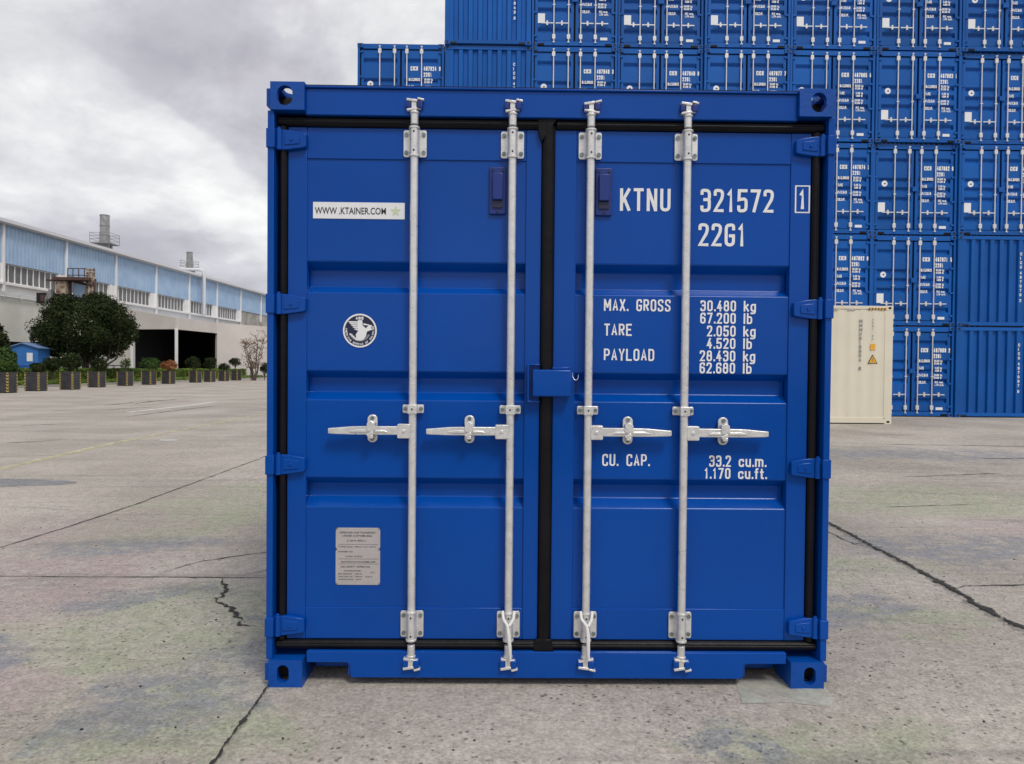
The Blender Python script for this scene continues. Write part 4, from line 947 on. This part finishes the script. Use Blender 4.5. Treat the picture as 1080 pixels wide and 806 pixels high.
m.build('annex_wall', M['annex_wall'], anx)
m = MB(); m.box(a1.x-.14, a1.x+.10, a1.y-.15, a1.y+.12, 0, zo+.05); m.build('pillar', M['render_white'], anx, .02)
m = MB(); q = a0.lerp(a1, .31); m.box(q.x-.02, q.x+.28, q.y-.25, q.y+.2, 0, zo-.01); m.build('pillar', M['render_white'], anx, .02)
back0 = a0+Vector((-6, 6, 0)); 
m = MB(); bq = [lp(at(137.5, 386, 78.0)), lp(at(172, 386, 84.8)), lp(at(215.5, 386, 95.0))]
V = [(p.x, p.y, zo+.3) for p in (a0, a1, a2, a3)]; 
wallseg(m, bq[0], bq[1], 0, zo+.4); wallseg(m, bq[1], bq[2], 0, zo+.4)
m.add([(p.x, p.y, zo+.35) for p in (a0, a1+Vector((-.1, .4, 0)), a2+Vector((-.3, .3, 0)), bq[2], bq[1], bq[0])], [(0, 1, 2, 3, 4, 5)])
m.add([(p.x, p.y, .03) for p in (a0+Vector((.3, .4, 0)), a1+Vector((-.4, .4, 0)), a2+Vector((-.6, 0, 0)), bq[2], bq[1], bq[0])], [(0, 1, 2, 3, 4, 5)])
e2 = a2+Vector((-.4, .3, 0)); wallseg(m, bq[2], e2, 0, zo+.4)
m.build('bay_shade_liner', M['dark'], anx)  # near-black liner, the shade of the bays is put into its colour
m = MB(); m.add([(a0.x, a0.y, zt-.08), (a1.x, a1.y, zt-.08), (a2.x, a2.y, zt-.08), (a3.x, a3.y, zt-.08), (a4.x, a4.y, zt-.08), (a4.x-12, a4.y+2, zt-.1), (a0.x-1, a0.y+1, zt-.1)], [(0, 1, 6), (1, 2, 6), (2, 3, 6), (3, 4, 5), (3, 5, 6)]); m.build('annex_roof', M['roof'], anx)

# rusty gantry by the wall
gp_ = at(67, 386, 56.0); gt = empty('rusty_gantry', (gp_.x, gp_.y, 0)); k_ = 56/FPX
tag(gt, 'rusty steel gantry with a stained tank and ladder cage rising behind the round tree', 'gantry')
zf = lambda py: 1.378+(385.6-py)*k_; xf = lambda px: (px-67)*k_
m = MB(); m.box(xf(62), xf(73), -.4, .4, zf(311), zf(297)); m.build('stained_tank', M['rust'], gt, .03)
m = MB(); m.box(xf(60), xf(97), -.6, .6, zf(296.6), zf(293.5)); m.box(xf(50), xf(62), -.2, .2, zf(297), zf(295.4))
for px in (62, 74, 92, 99): m.box(xf(px)-.06, xf(px)+.06, -.1, .1, 0, zf(297))
m.tube([(xf(73), 0, zf(296)), (xf(100), 0, zf(302))], .10, 6)
m.build('platform', M['rustdark'], gt)
m = MB(); m.box(xf(76), xf(93), .1, .2, zf(314), zf(298.5)); m.build('blue_panel', M['clad'], gt)
m = MB()
for px in (71.5, 77, 83, 89): m.cyl((xf(px), 0, zf(294)), (xf(px), 0, zf(283.5)), .035, 6)
for py in (283.5, 290.5): m.cyl((xf(71.5), 0, zf(py)), (xf(92), 0, zf(py)), .035, 6)
m.build('railing', M['rustdark'], gt)
m = MB()
for px in (91.5, 94, 98.5): m.cyl((xf(px), -.1, zf(312)), (xf(px), .1, zf(283)), .07, 6)
for k in range(9): m.cyl((xf(91.5), -.1, zf(284+3*k)), (xf(99), .2, zf(285+3*k)), .05, 6)
m.cyl((xf(92), 0, zf(284)), (xf(99), 0, zf(300)), .08, 6); m.cyl((xf(99), 0, zf(286)), (xf(91), 0, zf(308)), .07, 6)
m.build('ladder_cage', M['rust'], gt)
m = MB(); m.box(xf(37), xf(55), .2, .6, zf(320), zf(309)); o = m.build('wall_opening', M['hole'], gt)
m = MB(); m.box(xf(42), xf(50), .1, .22, zf(318), zf(311.5)); m.build('rusty_box', M['rustdark'], gt)
m = MB(); m.tube([(xf(49), -.1, zf(320)), (xf(53), -.1, zf(309))], .12, 6); m.box(xf(53.5), xf(56.5), -.3, .2, zf(322), zf(306)); m.build('chute', M['rail'], gt)

# blue shed
sp_ = at(28.5, 386, 52.0); shd = empty('garden_shed', (sp_.x, sp_.y, 0), R(8)); k_ = 52/FPX
tag(shd, 'small bright blue metal shed with a low gable roof and a white notice', 'shed')
w2, hw, hr = 1.13, 2.62, 2.98
m = MB(); m.plate([(-w2, 0), (w2, 0), (w2, hw), (.15, hr-.06), (-w2, hw-.1)], -.9, .9); m.build('shed_body', M['shed'], shd, .01)
m = MB(); m.prism([(-w2-.12, hw-.12), (.15, hr), (w2+.15, hw), (w2+.15, hw-.06), (.15, hr-.07), (-w2-.12, hw-.18)], -1.05, 1.05, lambda p, a: (p[0], a, p[1])); m.build('shed_roof', M['shed_roof'], shd)
m = MB(); m.box(.42, .80, -.93, -.905, 1.65, 2.25); m.build('notice', M['white'], shd)
m = MB(); m.box(-.35, -.31, -.92, -.903, 0, 2.4); m.box(-.9, -.86, -.92, -.903, 0, 2.3); m.box(-w2, w2, -.92, -.904, 1.28, 1.33); m.build('door_seam', M['blue_dark'], shd)

# ---- vegetation
def leaf_cloud(mb, clumps, n, size, rnd, shell=0.55, squash=1.0):
    """many small bent leaf quads in lumpy ellipsoids; clumps = [(centre, (rx, ry, rz), weight)]"""
    tot = sum(c[2] for c in clumps)
    for c, rad, wt in clumps:
        for _ in range(int(n*wt/tot)):
            d = Vector((rnd.gauss(0, 1), rnd.gauss(0, 1), rnd.gauss(0, 1))).normalized()
            r = shell+(1-shell)*rnd.random()**0.6
            lump = 1+.10*math.sin(5*d.x+3*d.z*2+c[0])+.08*math.sin(7*d.y+4*d.z+c[2])
            p = Vector((c[0]+d.x*rad[0]*r*lump, c[1]+d.y*rad[1]*r*lump, c[2]+d.z*rad[2]*r*lump))
            s = size*rnd.uniform(.55, 1.35); nrm = (d+Vector((rnd.uniform(-1, 1), rnd.uniform(-1, 1), rnd.uniform(-.6, 1)))*.8).normalized()
            u = nrm.orthogonal().normalized(); u.rotate(Matrix.Rotation(rnd.uniform(0, 6.28), 3, nrm)); v = nrm.cross(u)
            mb.add([p-u*s*.5, p+v*s*.28+nrm*s*.08, p+u*s*.5, p-v*s*.28+nrm*s*.08], [(0, 1, 2, 3)])
def leaves_obj(name, mb, mat, parent=None):
    o = flat(name, mb.v, mb.f, mat, parent); return o
def tree_round(px, py_top, py_bot, D, rpx, label):
    b_ = at(px, 386, D); k = D/FPX; r = rpx*k; zt_ = 1.378+(385.8-py_top)*k; zb_ = 1.378+(385.8-py_bot)*k
    t = empty('round_tree', (b_.x, b_.y, 0)); tag(t, label, 'tree')
    rd = random.Random(5); m = MB(); zc = (zt_+zb_)/2; rz = (zt_-zb_)/2
    for bx, tx_, w0 in ((-.25, -1.1, .16), (-.1, -.2, .14), (.05, .9, .15), (.25, 1.7, .13), (.0, 2.3, .10)):
        m.tube([(bx, 0, 0), (bx*.8+tx_*.35, 0, zb_*.6), (tx_, .1, zb_+.4), (tx_*1.2, 0, zc)], [w0, w0*.85, w0*.7, w0*.4], 8)
    for k2 in range(7):
        a = k2*.9+.3; m.tube([(0, 0, 1.2+.15*k2), (r*.35*math.cos(a), r*.35*math.sin(a), zc-.6), (r*.7*math.cos(a), r*.7*math.sin(a), zc+rd.uniform(-.3, 1.2))], [.10, .07, .03], 6)
    m.build('trunk', M['bark'], t)
    m = MB(); cl = [((0, 0, zc), (r*.92, r*.92, rz*.93), 6), ((0, 0, zc-.1), (r*.70, r*.70, rz*.75), 3)]
    for i in range(26):
        a = rd.uniform(0, 6.28); e_ = rd.uniform(-.75, 1.0); q = math.sqrt(max(0, 1-e_*e_)); cl.append(((r*.80*q*math.cos(a), r*.80*q*math.sin(a), zc+rz*.80*e_), (r*.24, r*.24, rz*.24), .5))
    cl.append(((-r*.93, .2, zc-.7), (r*.20, r*.3, rz*.45), .7))
    leaf_cloud(m, cl, 46000, .18, rd, .6)
    leaves_obj('crown', m, M['leaf_dark'], t); return t
big = tree_round(90, 308.5, 384, 55.5, 50.5, 'big dense round tree with dark green crown between the blue shed and the black bays')
# pale site board seen between the stems of the round tree
pr_ = at(96, 386, 60.0); pp = empty('site_board', (pr_.x, pr_.y, 0)); tag(pp, 'low white board on legs standing behind the stems of the big round tree', 'board'); k_ = 60/FPX
m = MB(); m.box(-8*k_, 8*k_, 0, .08, .75, 1.378+13*k_); m.build('board', M['white'], pp, .01)
m = MB(); m.box(-7*k_, -6*k_, .1, .2, 0, 2.2); m.box(6*k_, 7*k_, .1, .2, 0, 2.2); build_each(m, 'leg', M['rail'], pp)
# low railing by the bays
rl = at(122, 386, 60.0); ra = empty('low_railing', (rl.x, rl.y, 0)); tag(ra, 'low pale metal railing in front of the left black bay', 'railing'); k_ = 60/FPX
m = MB(); m.cyl((-9*k_, 0, 1.378+.5*k_), (6*k_, 0, 1.378+.5*k_), .06, 6); m.cyl((-9*k_, 0, .8), (6*k_, 0, .8), .06, 6)
for x in (-9, -2, 6): m.cyl((x*k_, 0, 0), (x*k_, 0, 1.378+.5*k_), .06, 6)
m.build('rail', M['gutter'], ra)

# planting bed: kerb, soil, hedge and ground cover behind the planters
KX = lambda y: -29.2-.010*(y-40)
bm_ = MB(); ys = [18, 100]
kb = MB(); kb.prism([(0, 0), (.18, 0), (.18, .13), (0, .13)], 18, 100, lambda p, a: (KX(a)-.18+p[0], a, p[1])); struct(kb.build('kerb', M['kerb'], None, .02))
so2 = MB(); so2.box(-44, -29.2-.8, 18, 100, -.2, .06); struct(so2.build('soil', M['soil']))
rd = random.Random(21)
def leaf_strip(name, xf_, w_, h0, h1, y0, y1, n, size, mat, label):
    m = MB()
    for _ in range(n):
        y = y0+(y1-y0)*rd.random()**1.3; p = Vector((xf_(y)+rd.uniform(-w_, w_), y, h0+(h1-h0)*rd.random()**.6*(.85+.15*math.sin(y*1.7)+.1*math.sin(y*4.1))))
        s = size*rd.uniform(.6, 1.4); nrm = Vector((rd.uniform(-.3, 1), rd.uniform(-1, .4), rd.uniform(0, 1.2))).normalized(); u = nrm.orthogonal().normalized(); v = nrm.cross(u)
        m.add([p-u*s*.5, p+v*s*.35, p+u*s*.5, p-v*s*.35], [(0, 1, 2, 3)])
    return m
m = MB(); HX0, HX1, HH = -1.9, -3.1, 1.13
m.prism([(HX0-.1, .05), (HX0-.1, HH-.12), (HX1+.1, HH-.12), (HX1+.1, .05)], 18, 95, lambda p, a: (KX(a)+p[0], a, p[1]))
for _ in range(30000):
    y = 18+77*rd.random()**1.2; top = rd.random() < .45; x = rd.uniform(HX1, HX0) if top else HX0+rd.uniform(-.12, .05); z = HH+rd.uniform(-.12, .05) if top else rd.uniform(.1, HH)
    s_l = .13*rd.uniform(.6, 1.4); p = Vector((KX(y)+x, y, z+.03*math.sin(y*.9))); nrm = Vector((rd.uniform(-.2, 1) if not top else rd.uniform(-.5, .6), rd.uniform(-.8, .5), rd.uniform(.5, 1.3) if top else rd.uniform(-.2, .9))).normalized(); u = nrm.orthogonal().normalized(); v = nrm.cross(u)
    m.add([p-u*s_l*.5, p+v*s_l*.35, p+u*s_l*.5, p-v*s_l*.35], [(0, 1, 2, 3)])
hedge = leaves_obj('hedge', m, M['leaf_hedge']); tag(hedge, 'long low clipped green hedge behind the row of planters', 'hedge')
m = leaf_strip('ground_cover', lambda y: KX(y)-1.0, .85, 0.05, .40, 18, 95, 26000, .12, None, '')
gc = leaves_obj('ground_cover', m, M['leaf_hedge']); gc['kind'] = 'stuff'; tag(gc, 'low leafy ground cover between kerb and hedge', 'ground cover')

def bush(name, px, py0, py1, D, wpx, mat, label, n=1400, size=.11, cat='shrub', group=None, base=None, stem=True, ry=None):
    """ball of leaves between photo rows py0 (top) and py1 (bottom)"""
    a = at(px, 386, D); k = D/FPX; h_ = 386.5+(px-180)*.009
    zt_ = 1.378+(h_-py0)*k; zb_ = 1.378+(h_-py1)*k; rx = wpx/2*k
    z0 = 0.0 if base is None else base
    o = empty(name, (a.x, a.y, z0)); tag(o, label, cat, group)
    rd2 = random.Random(int(px*7)); m = MB(); zc = (zt_+zb_)/2-z0; rz = (zt_-zb_)/2
    cl = [((0, 0, zc), (rx*.92, rx*.92, rz*.92), 3)]
    for i in range(9):
        t = rd2.uniform(0, 6.28); e_ = rd2.uniform(-.6, 1); q = math.sqrt(1-e_*e_); cl.append(((rx*.68*q*math.cos(t), rx*.68*q*math.sin(t), zc+rz*.68*e_), (rx*.34, rx*.34, rz*.34), .4))
    leaf_cloud(m, cl, n, size, rd2, .35); leaves_obj('foliage', m, mat, o)
    m = MB(); m.tube([(0, 0, -.02), (.02, 0, zc*.5), (0, 0, zc)], [.045, .04, .03], 6)
    m.tube([(0, 0, zc*.3), (rx*.3, .05, zc)], [.03, .015], 5); m.tube([(0, 0, zc*.3), (-rx*.3, -.05, zc+.1)], [.03, .015], 5)
    m.build('stem', M['bark'], o)
    return o
# planters
PL = [(5, 414.5), (38, 412.5), (74, 411), (102, 408.6), (132, 407), (157, 405.8), (177.5, 404.9), (206, 403.6), (221, 402.9), (236, 402), (249, 401.3)]
def make_planter():
    o = empty('planter_box', (0, 0, 0)); s = .375; H = 1.0
    m = MB(); m.box(-s, s, -s, s, .03, H); m.box(-s+.03, s-.03, -s+.03, s-.03, 0, .04); m.build('box_body', M['planter'], o, .01)
    m = MB(); m.box(-s+.05, s-.05, -s+.05, s-.05, H-.01, H+.012); m.build('soil_top', M['soil'], o)
    for cx, cy in ((-s, -s), (s, -s), (s, s), (-s, s)):
        sx = 1 if cx > 0 else -1; sy = 1 if cy > 0 else -1
        g = MB(); g.box(cx-sx*.080, cx+sx*.005, cy-sy*.080, cy+sy*.005, .05, H-.004)
        g.build('corner_guard', M['hazard'], o)
    return o
proto = make_planter(); spots = []
pdesc = ['planter cut by the left photo edge, beside the cone bush', 'planter with the small ball shrub, before the blue shed', 'planter before the wide dome shrub', 'planter with the ball shrub under the big tree',
         'planter with the thin loose leafy plant', 'planter with the broad ragged green bush', 'planter with the orange shrub', 'planter with the ball shrub just right of the white pillar',
         'planter with the ball shrub at the right edge of the black bay', 'planter with the low cushion shrub', 'planter with the shrub on a stem, last of the row']
for i, (px, py) in enumerate(PL):
    hz = 384.91+px*.00894; D = 1.3778*FPX/(py-hz); p = at(px, hz, D); spots.append(D)
    o = proto if i == 0 else dup(proto)
    o.location = (p.x, p.y+.0, 0); o.rotation_euler = (0, 0, R(5)-math.atan2(-(px-540), FPX)+R(0)+R(-28)*0 - R(0)) if False else (0, 0, math.atan2(540-px, FPX)+R(-33))
    tag(o, 'black '+pdesc[i], 'planter', 'planter boxes along the kerb')
SG = 'shrubs growing in the planter boxes'
bush('potted_shrub', 40, 382, 394, spots[1], 17, M['leaf_dark'], 'small dark ball shrub in the planter in front of the blue shed', group=SG, base=1.0)
bush('potted_shrub', 104.5, 377, 391.5, spots[3], 18, M['leaf_dark'], 'dark ball shrub in a planter beneath the big tree', group=SG, base=1.0)
bush('potted_shrub', 132.5, 376, 391, spots[4], 12, M['leaf_mid'], 'thin loose leafy plant in a planter right of the big tree', n=420, group=SG, base=1.0)
bush('potted_shrub', 158, 376.5, 391, spots[5], 23, M['leaf_mid'], 'broad ragged green bush in a planter before the left black bay', n=1600, group=SG, base=1.0)
bush('potted_shrub', 178.5, 379.5, 391.5, spots[6], 18.5, M['leaf_orange'], 'orange brown shrub in a planter below the white pillar', group=SG, base=1.0)
bush('potted_shrub', 204, 375.5, 391, spots[7], 17.5, M['leaf_dark'], 'clipped ball shrub in a planter just right of the white pillar', group=SG, base=1.0)
bush('potted_shrub', 222, 376, 391, spots[8], 15.5, M['leaf_dark'], 'clipped ball shrub in a planter at the right edge of the black bay', group=SG, base=1.0)
bush('potted_shrub', 236, 382.5, 391, spots[9], 13.5, M['leaf_dark'], 'low flat cushion shrub in a planter, second from the far end', group=SG, base=1.0)
bush('potted_shrub', 248, 377, 387, spots[10], 13.5, M['leaf_dark'], 'round shrub on a bare stem in the last planter of the row', group=SG, base=1.0)
bush('dome_shrub', 74, 371, 392, 47, 25, M['leaf_dark'], 'wide dark dome shrub standing behind the third planter', n=3000, size=.14)
bush('dome_shrub', 55, 376, 392, 48, 22, M['leaf_dark'], 'lower dark dome shrub between the blue shed and the wider dome', n=2600, size=.14)
bush('conical_bush', 2, 364, 403, 39, 30, M['leaf_mid'], 'large green cone bush at the left edge of the photo', n=5200, size=.16)
bush('conical_tree', -4, 342, 386, 46, 24, M['leaf_dark'], 'dark narrow tree cut by the left edge, behind the cone bush', n=5200, size=.20, cat='tree')
bush('dome_shrub', 279, 382, 396, 76, 10, M['leaf_dark'], 'small dark shrub under the bare tree, beside the front container', n=900, size=.14)

# bare multi-stem tree
bp = at(266, 386, 74.0); bt = empty('bare_tree', (bp.x, bp.y, 0)); tag(bt, 'nearly leafless multi-stemmed tree with a few brown leaves before the plain annex wall', 'tree')
rd = random.Random(9); tw = MB(); lv = MB(); k_ = 74/FPX
for i in range(9):
    a = rd.uniform(0, 6.28); ox = rd.uniform(-4, 8)*k_; lean = rd.uniform(-.25, .3); x, y, z = ox*.6, rd.uniform(-.4, .4), 0; pts = [(x, y, z)]
    top = rd.uniform(3.3, 4.9)
    for s in range(6): z += top/6; x += lean*top/6+rd.uniform(-.10, .10); y += rd.uniform(-.12, .12); pts.append((x, y, z))
    tw.tube(pts, [.055, .05, .045, .035, .03, .02, .012], 6)
    for j in range(16):
        s = rd.randint(2, 6); q = Vector(pts[s]); d = Vector((rd.uniform(-1, 1), rd.uniform(-1, 1), rd.uniform(.1, .9))).normalized()*rd.uniform(.4, 1.1)
        tw.tube([q, q+d*.5+Vector((0, 0, .05)), q+d], [.018, .014, .008], 4)
        for l2 in range(5):
            c = q+d*rd.uniform(.3, 1.1)+Vector((rd.uniform(-.15, .15), rd.uniform(-.15, .15), rd.uniform(-.15, .15))); s2 = rd.uniform(.035, .08)
            lv.add([c+Vector((-s2, 0, 0)), c+Vector((0, s2*.3, s2*.7)), c+Vector((s2, 0, .02)), c+Vector((0, -s2*.3, -s2*.6))], [(0, 1, 2, 3)])
tw.build('trunk', M['bark'], bt); leaves_obj('leaves', lv, M['leaf_brown'], bt)
